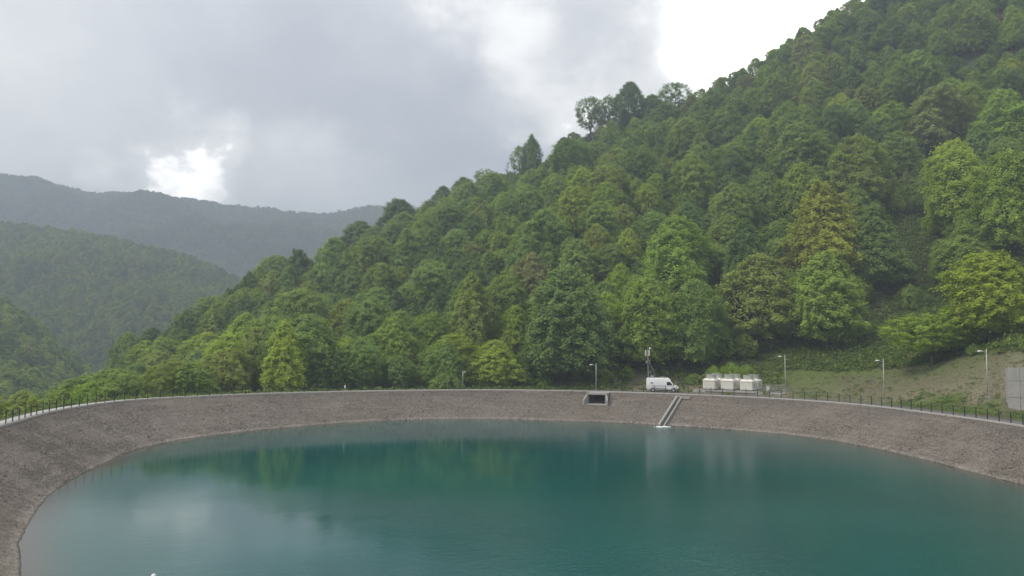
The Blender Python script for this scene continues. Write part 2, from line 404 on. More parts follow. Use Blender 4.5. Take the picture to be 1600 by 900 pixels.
def height(x, y, detail=True):
    x = np.atleast_1d(np.asarray(x, float)); y = np.atleast_1d(np.asarray(y, float))
    az = np.arctan2(x, y); dist = np.hypot(x, y)*np.cos(np.clip(az, -.75, .75))
    K = _kd.shape[1]
    kd = np.stack([np.interp(az, _az, _kd[:, k]) for k in range(K)], 1); kz = np.stack([np.interp(az, _az, _kz[:, k]) for k in range(K)], 1)
    z = kz[:, 0].copy()
    for k in range(K-1):
        t = np.clip((dist-kd[:, k])/(kd[:, k+1]-kd[:, k]), 0, 1)
        if k == 4: t = t*t*(3-2*t)*.5+t*.5
        z += (kz[:, k+1]-kz[:, k])*t
    if detail:
        far = smooth01(150, 240, dist)
        z += fbm(x, y, .018, 3, 3.1)*7*far + fbm(x, y, .11, 3, 9.0)*(.45+1.0*far)*smooth01(100, 118, dist)
    # level shelf round the rim, narrower on the embankment side
    off = rim_off(x, y); wf = np.where(x > 8, 5.0, 2.6)
    s = smooth01(wf, wf+5, off)
    return z*s - .03*(1-s)
def hz(x, y): return float(height(x, y)[0])

# ------------------------------------------------------------------ structure meshes
def grid_obj(name, V, nu, nv, m, closed_u=False, attr=None, smooth=True, flip=False):
    """V index = j*nu+i ; i runs round, j outward"""
    faces = []
    nu_f = nu if closed_u else nu-1
    I, J = np.meshgrid(np.arange(nu_f), np.arange(nv-1)); I = I.ravel(); J = J.ravel(); I2 = (I+1) % nu
    fa = np.stack([J*nu+I, J*nu+I2, (J+1)*nu+I2, (J+1)*nu+I], 1)
    if flip: fa = fa[:, ::-1]
    me = bpy.data.meshes.new(name); me.from_pydata([], [], [])
    me.vertices.add(len(V)); me.vertices.foreach_set('co', np.asarray(V, np.float32).ravel())
    me.loops.add(len(fa)*4); me.loops.foreach_set('vertex_index', fa.ravel().astype(np.int32))
    me.polygons.add(len(fa)); me.polygons.foreach_set('loop_start', np.arange(0, len(fa)*4, 4, dtype=np.int32))
    me.update(calc_edges=True); me.validate()
    for an, typ, data in (attr or []):
        a = me.attributes.new(an, typ, 'POINT')
        a.data.foreach_set('color' if typ == 'FLOAT_COLOR' else 'value', np.asarray(data, np.float32).ravel())
    me.materials.append(m)
    if smooth: me.shade_smooth()
    o = bpy.data.objects.new(name, me); COL.objects.link(o); o['kind'] = 'structure'
    return o

def azpx(x, y): return 800+F*x/np.maximum(y, 1e-3)
offs = np.r_[np.arange(0, 12, 1.0), np.arange(12, 60, 1.8), np.arange(60, 320, 3.4), np.geomspace(322, 2200, 30)]
NTH = 720
# bearings finer towards the visible hill
tt = np.linspace(0, 1, NTH, endpoint=False); th_g = 2*PI*tt + .55*np.sin(2*PI*tt-PI/2+PI) * 1.0
th_g = PI/2 + (2*PI*tt-PI) - .45*np.sin(2*PI*tt-PI)*1.0
O, T = np.meshgrid(offs, th_g, indexing='ij')
R_ = rim_r((T+PI) % (2*PI)-PI)+O
X = (CX+R_*np.cos(T)).ravel(); Y = (CY+R_*np.sin(T)).ravel()
Z = height(X, Y)
px = azpx(X, Y); infront = Y > 20
dist = np.hypot(X, Y)
meadow = infront*smooth01(1140, 1230, px)*(1-smooth01(165, 200, dist+ (px-1400)*.04))
left_emb = (px < 960)*infront*smooth01(1, 3, O.ravel())*(1-smooth01(25, 40, O.ravel()))*.8
bank = infront*smooth01(1200, 1260, px)*(1-smooth01(.80, 1.06, np.interp(px, [1200, 1310, 1400, 1500, 1600], [0, 0, 0, 0, 0])+dist/np.interp(px, [1200, 1310, 1400, 1500, 1600], [165, 160, 160, 156, 150])))
verge_soil = infront*smooth01(880, 960, px)*(1-smooth01(1215, 1260, px))*(1-smooth01(12, 22, O.ravel()))*.85
cover = np.zeros((len(X), 4), np.float32); cover[:, 3] = 1
cover[:, 0] = np.clip(np.maximum(meadow, left_emb), 0, 1)
soilpatch = np.exp(-((px-1385)/45)**2-((dist-205)/12)**2)*.9
foot = smooth01(1330, 1430, px)*infront*(1-smooth01(8.5, 11.5, O.ravel()+fbm(X, Y, .2, 2, 2.0)*3)); bank = bank*(1-foot)
cover[:, 1] = np.clip(np.maximum(np.maximum(bank*.95, verge_soil), soilpatch), 0, 1)
ground = grid_obj('ground', np.stack([X, Y, Z], 1), NTH, len(offs), M_GROUND, True, [('cover', 'FLOAT_COLOR', cover)], flip=True)

# gravel bank: rim -> water line -> under water
NS = 1200; th_s = np.linspace(-PI, PI, NS, endpoint=False); rows = np.r_[np.linspace(0, 1, 30), 1.15, 1.35, 1.6]
P_, T_ = np.meshgrid(rows, th_s, indexing='ij'); rr_ = rim_r(T_)+(wat_r(T_)-rim_r(T_))*P_
X2 = (CX+rr_*np.cos(T_)).ravel(); Y2 = (CY+rr_*np.sin(T_)).ravel(); Z2 = (WZ*P_).ravel()
e_ = smooth01(0, .12, P_.ravel())
CUL = None
def slope_frame(px_, py_):
    """point on the bank seen at a pixel, with outward direction"""
    best = None
    for f in np.linspace(0, 1, 101):
        z = WZ*f; p = unproj(px_, py_, z); th = th_of(p.x, p.y)
        r = float(rim_r(th)+(wat_r(th)-rim_r(th))*f); e = abs(math.hypot(p.x-CX, p.y-CY)-r)
        if best is None or e < best[0]: best = (e, f, p, th)
    return best
_, cf, cp, cth = slope_frame(931, 631.5)
Wc = 3.05; _o = (math.cos(cth), math.sin(cth)); _t = (math.cos(cth-PI/2), math.sin(cth-PI/2))
lx = (X2-cp.x)*_t[0]+(Y2-cp.y)*_t[1]; ly = (X2-cp.x)*_o[0]+(Y2-cp.y)*_o[1]
Z2 = Z2 + (fbm(X2, Y2, .25, 3, 4.0)*.06 + fbm(X2, Y2, 1.1, 2, 1.0)*.03)*e_ - .0
Z2 = np.where((np.abs(lx) < Wc/2+.22) & (ly > -.1) & (ly < 9), cp.z-.4, Z2)
grid_obj('gravel_bank', np.stack([X2, Y2, Z2], 1), NS, len(rows), M_SLOPE, True)
# pool bed disc so that nothing is hollow
# water sheet
NW = 480; th_w = np.linspace(-PI, PI, NW, endpoint=False); fr = np.r_[0.0, np.linspace(.1, .8, 8), .86, .9, .93, .95, .965, .98, .99, 1.0, 1.01, 1.03, 1.06]
Fw, Tw = np.meshgrid(fr, th_w, indexing='ij'); rw = wat_r(Tw)*Fw
dep = ((1-Fw)*wat_r(Tw)).ravel()
grid_obj('water', np.stack([(CX+rw*np.cos(Tw)).ravel(), (CY+rw*np.sin(Tw)).ravel(), np.full(rw.size, WZ)], 1), NW, len(fr), M_WATER, True, [('depth', 'FLOAT', np.clip(dep, 0, 100))], flip=True)

# kerb, walkway (left) and road (right) round the rim
def rim_strip(name, m, th0, th1, o0, o1, z, thick, n):
    ths = np.linspace(th0, th1, n); V = []
    for (o, zz) in ((o0, z-thick), (o0, z), (o1, z), (o1, z-thick)):
        for t in ths:
            x, y = rim_xy(t, o); V.append((x, y, zz))
    o = grid_obj(name, V, n, 4, m, False, smooth=False, flip=True); return o
TH_FAR = th_of(*rim_xy(PI/2))
def th_px(px, guess=PI/2):
    """bearing about the reservoir centre of the far-rim point seen in photo column px"""
    ths = np.linspace(-.15, PI+.25, 2400); best = min(ths, key=lambda t: abs(proj((*rim_xy(t), 0))[0]-px)); return float(best)
rim_strip('kerb', M_KERB, -.9, PI+.9, -.20, .22, .10, .5, 500)
rim_strip('walkway', M_CONC_PALE, th_px(905), PI+.9, .225, 1.75, .035, .3, 260)
rim_strip('road', M_ROAD, -.9, th_px(915), .225, 4.2, .02, .3, 240)

# hills beyond the valley: fans of bearing x distance
def fan(name, cols, m, nu, nv, seed, amp, s, d_lo, d_hi):
    """cols: (photo column, foot d, foot z, ridge d, ridge z, back d, back z)"""
    az = np.array([math.atan((c[0]-800)/F) for c in cols]); A = np.array([c[1:] for c in cols], float)
    us = np.linspace(az[0], az[-1], nu); q = [np.interp(us, az, A[:, k]) for k in range(6)]
    k = np.exp(-.5*(np.arange(-6, 7)/3)**2); k /= k.sum()
    q = [np.convolve(np.r_[[a[0]]*6, a, [a[-1]]*6], k, 'valid') for a in q]
    tv = np.linspace(0, 1, nv)
    V = np.zeros((nv, nu, 3))
    for j, t in enumerate(tv):
        if t < .72: e = t/.72; D = q[0]+(q[2]-q[0])*e; Zt = q[1]+(q[3]-q[1])*(e*.75+.25*math.sin(e*PI/2))
        else: e = (t-.72)/.28; D = q[2]+(q[4]-q[2])*e; Zt = q[3]+(q[5]-q[3])*(e*e*(3-2*e)*.7+.3*e)
        V[j, :, 0] = D*np.tan(us); V[j, :, 1] = D; V[j, :, 2] = Zt
    V = V.reshape(-1, 3)
    n = fbm(V[:, 0], V[:, 1], s, 5, seed); tt = np.repeat(tv, nu)
    V[:, 2] += n*amp*np.clip(np.abs(tt-.72)*4+.12, 0, 1)
    return grid_obj(name, V, nu, nv, m, flip=False), V.reshape(nv, nu, 3)
def zt(py, px, D, tree): return CAMZ+(535+.01*(px-800)-py)/F*D-tree
midc = [(c, 420, -75, D, zt(y, c, D, 8), D+350, -60) for c, y, D in ((-700, 330, 760), (-300, 345, 780), (-100, 342, 800), (0, 346, 800), (60, 352, 800), (130, 366, 790), (200, 382, 780), (270, 397, 770), (320, 415, 760), (375, 441, 750), (440, 480, 740), (520, 560, 730), (600, 600, 720))]
hill_mid, VM = fan('hill', midc, M_FAR, 170, 60, 2.2, 26, .006, 0, 0)
nearc = [(c, 230, -52, D, zt(y, c, D, 9), D+170, -75) for c, y, D in ((-700, 180, 420), (-300, 310, 420), (-100, 415, 420), (0, 468, 420), (50, 505, 410), (100, 548, 400), (130, 573, 390), (180, 600, 380), (260, 640, 370))]
hill_near, VN = fan('hill', nearc, M_FAR, 110, 44, 6.2, 9, .012, 0, 0)
farc = [(c, 800, -90, D, zt(y, c, D, 5), D+500, 60) for c, y, D in ((-900, 230, 1538), (-300, 245, 1538), (-100, 262, 1567), (0, 271, 1595), (60, 277, 1595), (100, 285, 1595), (135, 299, 1595), (160, 293, 1595), (200, 300, 1595), (235, 312, 1595), (262, 316, 1595), (285, 310, 1595), (310, 317, 1595), (350, 319, 1595), (430, 320, 1595), (465, 325, 1595), (492, 333, 1595), (530, 327, 1595), (580, 320, 1595), (640, 322, 1624), (800, 345, 1652), (1000, 360, 1709), (1300, 340, 1766))]
hill_far, VF = fan('mountain', farc, M_FAR, 420, 90, 5.5, 120, .0032, 0, 0)

# ------------------------------------------------------------------ trees
def leaf_cloud(boughs, per, size, seed, thick=.42, up=.72):
    """boughs: list of (centre, outward dir, length, width, tone). returns vertex array, faces, per-face value"""
    R = np.random.default_rng(seed); Vs = []; Ls = []
    for (c, d, ln, wd, bri) in boughs:
        n = max(3, int(per*ln*wd))
        side = np.array((-d[1], d[0], 0)); side /= max(1e-6, np.linalg.norm(side))
        a = np.clip(R.normal(0, .50, n), -1.3, 1.5)*ln*.5; b = R.normal(0, .40, n)*wd*.5
        h = R.normal(0, .5, n)*thick - (b/wd)**2*.9*wd*.5 - np.maximum(a/ln, 0)**2*.9*ln*.5
        P = c+a[:, None]*d+b[:, None]*side; P[:, 2] += h
        nrm = R.normal(0, .36, (n, 3))+np.array((0, 0, up))+d*.75; nrm /= np.linalg.norm(nrm, axis=1)[:, None]
        t = R.normal(0, 1, (n, 3)); t -= nrm*(t*nrm).sum(1)[:, None]; t /= np.linalg.norm(t, axis=1)[:, None]; s = np.cross(nrm, t)
        sz = (size*(.6+.8*R.random(n)))[:, None]
        Vs.append(np.stack([P-t*sz, P-s*sz*.6+nrm*sz*.12, P+t*sz, P+s*sz*.6-nrm*sz*.1], 1).reshape(-1, 3))
        Ls.append(np.clip(.45*bri+.5*R.random(n)+.05*R.normal(0, 1, n), 0, 1))
    V = np.concatenate(Vs); L = np.concatenate(Ls)
    return V, np.arange(len(V)).reshape(-1, 4), L
def shell_leaves(seed, r, hgt, shape, n, size, base):
    """fine foliage spread evenly over the crown's uneven surface"""
    R = np.random.default_rng(seed+5); R2 = np.random.default_rng(seed)
    lob = [(R2.random()*2*PI, .10+.15*R2.random(), R2.integers(1, 6)) for _ in range(4)]
    t = R.random(n)**.92; ph = R.random(n)*2*PI
    rr = r*profile(shape, t)*(1+sum(a*.8*np.sin(k*ph+p+t*3) for p, a, k in lob)); lump = .5+.5*np.sin(ph*7+t*11+seed)*np.sin(t*31+ph*3)
    rr = rr*(1-.10*lump)-np.abs(R.normal(0, .22, n)); z = base*hgt+(hgt-base*hgt)*t+.35*lump*(1-t)
    P = np.stack([np.cos(ph)*rr, np.sin(ph)*rr, z], 1)
    nrm = np.stack([np.cos(ph), np.sin(ph), .55+.6*t], 1)+R.normal(0, .38, (n, 3)); nrm /= np.linalg.norm(nrm, axis=1)[:, None]
    q = R.normal(0, 1, (n, 3)); q -= nrm*(q*nrm).sum(1)[:, None]; q /= np.linalg.norm(q, axis=1)[:, None]; s = np.cross(nrm, q)
    sz = (size*(.6+.8*R.random(n)))[:, None]
    V = np.stack([P-q*sz, P-s*sz*.6, P+q*sz, P+s*sz*.6], 1).reshape(-1, 3)
    return V, np.clip(.25+.5*R.random(n)+.2*lump, 0, 1)
def profile(shape, t):
    t = np.asarray(t, float)
    if shape == 'cone': return (1-t**1.25)**.72*np.minimum(1, .45+t*4)*.92
    if shape == 'round': return np.sqrt(np.maximum(0, 1-(2*t-1)**2))*.97+.03*(1-t)
    if shape == 'column': return (1-t**3)**.8*np.minimum(1, .5+t*5)*.72
    return (1-t**2.3)**.62*np.minimum(1, .58+t*2.6)
def crown(seed, r, hgt, shape, dens, base, per, size, nshell):
    V, Fc, L = leaf_cloud(crown_boughs(seed, r, hgt, shape, dens, base), per, size, seed)
    if nshell:
        V2, L2 = shell_leaves(seed, r*.97, hgt*.985, shape, nshell, size*1.05, base); V = np.concatenate([V, V2]); L = np.concatenate([L, L2])
    return V, np.arange(len(V)).reshape(-1, 4), L
def crown_boughs(seed, r, hgt, shape, dens=1.0, base=.16):
    """a broadleaf crown: tiers of flattened boughs on an uneven dome. local z=0 foot, crown spans base*hgt..hgt"""
    R = np.random.default_rng(seed); out = []
    lob = [(R.random()*2*PI, .10+.15*R.random(), R.integers(1, 6)) for _ in range(4)]
    subs = [(R.uniform(-.45, .45)*r, R.uniform(-.45, .45)*r, R.uniform(.55, .80)) for _ in range(3)]
    z0 = base*hgt; n = int(500*dens)
    for i in range(n):
        t = R.random()**.92; ph = R.random()*2*PI
        pr = float(profile(shape, t))
        rr = r*pr*(1+sum(a*math.sin(k*ph+p+t*3) for p, a, k in lob))
        rr *= 1-.22*R.random()**2.6
        z = z0+(hgt-z0)*t
        d = np.array((math.cos(ph), math.sin(ph), -.10+.55*t)); d /= np.linalg.norm(d)
        ln = (.75+.75*R.random())*(1.0 if t < .8 else .8)*r/4.2; wd = ln*(.62+.3*R.random())
        out.append((np.array((math.cos(ph)*rr, math.sin(ph)*rr, z+R.normal()*.2)), d, ln*1.15, wd, R.random()))
    # leaders: small peaks that break the outline
    for (sx, sy, k) in subs:
        for i in range(int(20*dens)):
            t = R.random(); ph = R.random()*2*PI; q = (1-t)*.30*r
            d = np.array((math.cos(ph), math.sin(ph), .5)); d /= np.linalg.norm(d)
            zz = z0+(hgt-z0)*(k+t*.24)
            out.append((np.array((sx*(1-k*.3)+math.cos(ph)*q, sy*(1-k*.3)+math.sin(ph)*q, zz)), d, .9*r/4.2, .6*r/4.2, R.random()))
    return out
def leaf_mesh(name, V, Fc, L, m):
    me = bpy.data.meshes.new(name); V = np.asarray(V, np.float32); Fc = np.asarray(Fc, np.int32)
    me.vertices.add(len(V)); me.vertices.foreach_set('co', V.ravel())
    me.loops.add(Fc.size); me.loops.foreach_set('vertex_index', Fc.ravel())
    me.polygons.add(len(Fc)); me.polygons.foreach_set('loop_start', np.arange(0, Fc.size, 4, dtype=np.int32)); me.update(calc_edges=True)
    a = me.attributes.new('leaf', 'FLOAT', 'FACE'); a.data.foreach_set('value', np.asarray(L, np.float32))
    me.materials.append(m); return me
def trunk_mesh(seed, r, hgt, limbs=9, bare=False):
    R = random.Random(seed); mb = MB(); lean = (R.uniform(-.05, .05), R.uniform(-.05, .05))
    def tp(t): return Vector((lean[0]*hgt*t+.25*math.sin(3*t+seed), lean[1]*hgt*t, -.6+(hgt*.92+.6)*t))
    mb.tube([tp(t) for t in (0, .12, .3, .5, .7, .9)], [.34*hgt/13, .25*hgt/13, .2*hgt/13, .15*hgt/13, .09*hgt/13, .03], 7)
    for i in range(limbs):
        t = R.uniform(.2, .85); a = R.random()*2*PI; L = r*(1.0-.5*t)*R.uniform(.7, 1.0)
        p = tp(t); q = p+Vector((math.cos(a)*L*.5, math.sin(a)*L*.5, L*.35)); e = p+Vector((math.cos(a)*L, math.sin(a)*L, L*(.5 if not bare else .9)))
        mb.tube([p, q, e], [.10*hgt/13, .06*hgt/13, .02], 5, False)
        for k in range(2 if not bare else 6):
            s = p.lerp(e, R.uniform(.3, .95)); a2 = a+R.uniform(-1.1, 1.1); L2 = L*R.uniform(.25, .5)
            mb.tube([s, s+Vector((math.cos(a2)*L2, math.sin(a2)*L2, L2*R.uniform(.3, 1.0)))], [.04, .012], 4, False)
    o = mb.build('trunk', M_BARK); me = o.data; bpy.data.objects.remove(o); return me
R0, H0 = 4.4, 13.0
PROTO = {}
def proto(kind, k):
    key = (kind, k)
    if key not in PROTO:
        sd = hash(kind) % 7 if False else sum(map(ord, kind))*13+k*101
        dens = {'airy': .6, 'bush': .5, 'spread': .6}.get(kind, 1.0)
        shape = {'airy': 'round', 'bush': 'dome', 'spread': 'round'}.get(kind, kind)
        hh, rr = (H0, R0) if kind != 'bush' else (4.4, R0*.9)
        V, Fc, L = crown(sd, rr, hh, shape, dens, {'airy': .30, 'spread': .30, 'bush': .0}.get(kind, .10), 50 if kind != 'airy' else 32, .138 if kind != 'bush' else .11, {'airy': 700, 'bush': 900, 'spread': 1500}.get(kind, 10000))
        PROTO[key] = (leaf_mesh('crown', V, Fc, L, M_LEAF), trunk_mesh(sd, rr, hh, 10 if kind != 'airy' else 14))
    return PROTO[key]
TREE_N = 0
def tree(x, y, z, r, h, kind, tone, label, group=None, cat='tree', name='broadleaf_tree', jit=.10, var=None):
    global TREE_N; TREE_N += 1
    cm, tm = proto(kind, (TREE_N if var is None else var) % (5 if kind in ('dome', 'round') else 3))
    t = tag(empty(name, (x, y, z), rnd.random()*6.28), label, cat, group)
    bh = H0 if kind != 'bush' else 4.4; br = R0 if kind != 'bush' else R0*.9
    t.scale = (r/br, r/br*rnd.uniform(.94, 1.06), h/bh)
    c = bpy.data.objects.new('crown' if cat == 'tree' else 'foliage', cm); COL.objects.link(c); c.parent = t
    k = rnd.uniform(1-jit, 1+jit); tc_ = TONES[tone]; c.color = (tc_[0]*k*rnd.uniform(.94, 1.06), tc_[1]*k, tc_[2]*k*rnd.uniform(.9, 1.15), 1)
    b = bpy.data.objects.new('trunk' if cat == 'tree' else 'stem', tm); COL.objects.link(b); b.parent = t
    return t
def find_top(px_, ytop, h, dmin=100, dmax=430):
    """place where a tree h tall, seen in column px_, reaches photo row ytop"""
    a = (px_-800)/F; ds = np.arange(dmin, dmax, 1.5); zs = height(ds*a, ds, True)
    best, bd = None, 1e9
    for d, z in zip(ds, zs):
        if rim_off(d*a, d) < 11: continue
        _, yy, _ = proj((d*a, d, z+h)); e = abs(yy-ytop)
        if e < bd: bd, best = e, (d*a, d, float(z))
        if e < 1.2: break
    return best
ORD = ['first', 'second', 'third', 'fourth', 'fifth', 'sixth', 'seventh', 'eighth', 'ninth', 'tenth', 'eleventh', 'twelfth', 'thirteenth', 'fourteenth', 'fifteenth', 'sixteenth']
# (column, top row, width px, height/width, kind, tone, label)
HERO = [
 (1290, 288, 128, 1.35, 'cone', 'gold', 'yellow tipped pointed tree standing out on the slope high above the cooling units'),
 (1372, 320, 100, 1.35, 'cone', 'deep', 'deep green pointed tree touching the right flank of the yellow tipped tree'),
 (1498, 222, 105, 1.5, 'dome', 'yellow', 'tall yellow green tree standing alone bright on the upper right slope'),
 (1585, 232, 110, 1.5, 'dome', 'fresh', 'fresh green tall tree right of the tall yellow green tree at the frame edge'),
 (1580, 140, 90, 1.4, 'dome', 'fresh', 'bright green tree at the right frame edge high on the slope'),
 (1475, 138, 95, 1.2, 'dome', 'brown', 'brownish thinly leaved tree high on the right slope'),
 (1555, 60, 80, 1.2, 'dome', 'mid', 'mid green broad tree near the top right corner'),
 (1060, 338, 118, 1.25, 'dome', 'fresh', 'large fresh green tree high above the van with a light crown'),
 (1190, 398, 125, 1.1, 'dome', 'olive', 'broad olive green tree behind the ivory cooling units'),
 (1290, 392, 122, 1.2, 'dome', 'fresh', 'broad fresh green tree at the left edge of the meadow'),
 (1545, 390, 135, 1.0, 'dome', 'yellow', 'largest bright yellow green tree at the top of the right meadow'),
 (1512, 464, 88, .9, 'dome', 'yellow', 'bright yellow green tree just in front of the largest bright one'),
 (775, 540, 88, .85, 'dome', 'yellow', 'small yellow green dome shaped tree just behind the rim fence'),
 (738, 428, 88, 1.5, 'cone', 'olive', 'olive pointed tree rising behind the lamp post with the short pole'),
 (615, 498, 80, 1.25, 'dome', 'fresh', 'fresh green rounded tree behind the small white marker post'),
 (520, 522, 78, 1.1, 'dome', 'mid', 'mid green tree low behind the rim left of the marker post'),
 (885, 425, 135, 1.35, 'dome', 'deep', 'very large deep green tree rising above the culvert'),
 (1088, 440, 84, 1.6, 'dome', 'mid', 'narrow mid green tree right behind the van'),
 (1010, 436, 105, 1.3, 'dome', 'fresh', 'fresh green tree between the deep green giant and the antenna mast'),
 (1180, 265, 118, 1.4, 'dome', 'deep', 'deep green layered tree in the middle of the slope'),
 (1165, 345, 84, 1.6, 'cone', 'dark', 'dark green narrow tree below the deep green layered tree'),
 (1250, 192, 98, 1.1, 'dome', 'mid', 'rounded mid green tree above the yellow tipped tree'),
 (1180, 176, 80, 1.0, 'dome', 'olive', 'light topped olive tree on the upper middle slope'),
 (1345, 210, 96, 1.2, 'dome', 'olive', 'olive green tree with scattered bright tips on the upper slope'),
 (1410, 160, 70, 1.1, 'dome', 'mid', 'mid green tree left of the brownish thinly leaved tree'),
 (395, 470, 84, 1.35, 'dome', 'dark', 'large dark green tree on the left end of the slope'),
 (545, 468, 72, 1.2, 'dome', 'olive', 'olive tree on the lower left slope with a light top'),
 (465, 384, 46, 1.5, 'cone', 'dark', 'dark pointed tree on the skyline above the left slope'),
 (560, 345, 60, 1.1, 'dome', 'deep', 'wide dark tree on the skyline where the ridge steepens'),
 (530, 360, 50, 1.1, 'dome', 'dark', 'dark rounded tree just left of the wide skyline tree'),
 (620, 307, 62, 1.0, 'dome', 'dark', 'broad domed dark tree on the skyline above the marker post'),
 (690, 285, 34, 1.3, 'dome', 'deep', 'small dark skyline tree left of the ridge clump'),
 (722, 258, 38, 1.2, 'dome', 'deep', 'round skyline tree at the left end of the ridge clump'),
 (757, 239, 36, 1.4, 'airy', 'deep', 'thin crowned airy skyline tree in the ridge clump'),
 (810, 222, 26, 2.2, 'airy', 'deep', 'slender airy skyline tree beside the bare ones'),
 (829, 212, 36, 1.9, 'column', 'deep', 'tall column shaped skyline tree at the right end of the ridge clump'),
 (880, 208, 26, 1.2, 'dome', 'dark', 'small dark skyline tree below the airy pair'),
 (922, 152, 46, 1.5, 'airy', 'dark', 'airy skyline tree with sky showing through its left side'),
 (950, 146, 40, 1.6, 'airy', 'dark', 'airy skyline tree in the middle of the high trio'),
 (985, 127, 48, 1.5, 'dome', 'dark', 'tallest pointed tree of the high skyline trio'),
 (1055, 121, 50, 1.1, 'airy', 'deep', 'rounded skyline tree with a frayed top right of the trio'),
 (1020, 148, 42, 1.1, 'dome', 'deep', 'low skyline tree right beside the tallest of the trio'),
 (150, 557, 60, 1.3, 'dome', 'fresh', 'fresh green tree low behind the left part of the rim fence'),
 (203, 548, 58, 1.3, 'dome', 'mid', 'mid green tree second from the left behind the rim fence'),
 (240, 505, 44, 1.1, 'dome', 'dark', 'dark tree at the foot of the ridge on the valley side'),
 (45, 582, 50, 1.1, 'dome', 'mid', 'mid green tree in the valley behind the far left of the fence'),
 (90, 592, 44, 1.1, 'dome', 'deep', 'dark green tree in the valley left of the fresh green one'),
 (12, 592, 40, 1.1, 'dome', 'fresh', 'light green tree in the valley at the left frame edge'),
]
placed = []
trees = []     # (x,y,z,r,h,kind,tone,label or None)
for (c_, yt, wp, ra, kd_, tn, lb) in HERO:
    h = 14.0
    for _ in range(4):
        x, y, z = find_top(c_, yt, h); r = wp/2*y/F; h = min(2*r*ra, 24)
    # sink-in compensation for the slope below the crown
    trees.append((x, y, z-.3, r*1.05, h, kd_, tn, lb)); placed.append((x, y, r*.75))
# a small lone tree with a visible forked trunk on the bank
x, y, z = find_top(1452, 498, 9.0, 118, 200)
LONE = None
a_ = (1453-800)/F
for d_ in np.arange(118, 190, .5):
    z_ = hz(d_*a_, d_)
    if proj((d_*a_, d_, z_))[1] < 573: LONE = (d_*a_, d_, z_); break
trees.append((LONE[0], LONE[1], LONE[2], 6.0, 8.8, 'spread', 'yellow', 'small lone yellow green tree with a forked dark trunk on the bank')); placed.append((LONE[0], LONE[1], 6.5))

def ok_place(x, y, pxx, d):
    off = float(rim_off(x, y))
    if off < (14 if pxx > 930 else 9): return False
    if pxx > 930 and pxx < 1215 and d < 168: return False
    if 1205 <= pxx <= 1345 and d < 172: return False
    if 1345 < pxx < 1475 and d < 212: return False
    if pxx >= 1475 and d < 168: return False
    return True
# fill the slope
cand = []
R = np.random.default_rng(5)
pts = R.uniform((-260, 100), (420, 470), (26000, 2))
cell = {}
def near(x, y, rad):
    i, j = int(x//10), int(y//10)
    for a in (i-1, i, i+1):
        for b in (j-1, j, j+1):
            for (px_, py_, rr_) in cell.get((a, b), ()):
                if (px_-x)**2+(py_-y)**2 < (rad*.5+rr_*.5)**2*1.0: return True
    return False
for (x, y, r) in placed: cell.setdefault((int(x//10), int(y//10)), []).append((x, y, r*2.0))
HT = height(pts[:, 0], pts[:, 1])
for (x, y), z in zip(pts, HT):
    pxx = 800+F*x/y
    if pxx < -60 or pxx > 1760: continue
    ridge = float(np.interp(math.atan2(x, y), _az, _kd[:, 4]))
    if y > ridge+18: continue
    if pxx < 110 and y > 260: continue
    if not ok_place(x, y, pxx, y): continue
    sp = rnd.choice((4.4, 5.4, 6.4, 7.4, 9.0))+rnd.random()
    if near(x, y, sp): continue
    cell.setdefault((int(x//10), int(y//10)), []).append((x, y, sp)); cand.append((x, y, float(z), sp))
under = []
for (x, y), z in zip(pts, HT):
    pxx = 800+F*x/y
    if pxx < -60 or pxx > 1760 or y > float(np.interp(math.atan2(x, y), _az, _kd[:, 4]))+12 or (pxx < 110 and y > 260) or not ok_place(x, y, pxx, y): continue
    if near(x, y, 2.4): continue
    cell.setdefault((int(x//10), int(y//10)), []).append((x, y, 3.6)); r = rnd.uniform(2.2, 3.4); under.append((x, y, float(z)-.3, r, r*rnd.uniform(1.9, 2.6), 'dome', 'deep', None))
def tone_pick(x, y):
    n = noise.noise(Vector((x*.02, y*.02, 4.0)))+rnd.uniform(-.55, .55)
    pxx = 800+F*x/y
    seq = ['dark', 'deep', 'deep', 'mid', 'mid', 'mid', 'olive', 'fresh', 'yellow']
    if pxx < 450 and y < 260: n += .25
    return seq[int(min(8, max(0, (n+.75)/1.5*9)))] if rnd.random() > .02 else 'brown'
for (x, y, z, sp) in cand:
    r = sp*rnd.uniform(.60, .78); h = r*rnd.uniform(2.1, 2.8)
    ridge = float(np.interp(math.atan2(x, y), _az, _kd[:, 4]))
    if y > ridge-14: r *= .85; h = min(h, 10+2*rnd.random())*.8
    if 800+F*x/y < 360: h = min(h, 10.5); r *= .9
    trees.append((x, y, z-.3, r, h, rnd.choice(['dome', 'dome', 'round', 'cone', 'dome', 'round']), tone_pick(x, y), None))

COLNAMES = ['beyond the left end of the fence', 'above the left bend of the walkway', 'above the left quarter of the rim', 'above the left bank where the walkway turns', 'above the far bank left of the marker post',
 'straight above the marker post', 'above the bank right of the marker post', 'left of the short lamp post', 'straight above the short lamp post', 'left of the culvert', 'straight above the culvert', 'between culvert and van',
 'straight above the van', 'between the van and the cooling units', 'straight above the cooling units', 'above the lamp post beside the cooling units', 'above the left part of the meadow', 'above the middle lamp post', 'above the lone yellow green tree', 'above the lamp post by the concrete wall', 'above the concrete wall']
COLX = [60, 140, 215, 300, 390, 540, 620, 690, 745, 830, 932, 985, 1036, 1085, 1150, 1225, 1300, 1380, 1450, 1530, 1600]
tl = []
for t in trees:
    x, y, z, r, h, kd_, tn, lb = t; pxx, pyy, _ = proj((x, y, z+h*.6)); tl.append((t, pxx, pyy))
fill = [q for q in tl if q[0][7] is None]; hero = [q for q in tl if q[0][7] is not None]
infr = [q for q in fill if -25 < q[1] < 1625 and q[2] > -25]
infr.sort(key=lambda q: -q[0][3]/q[0][1])
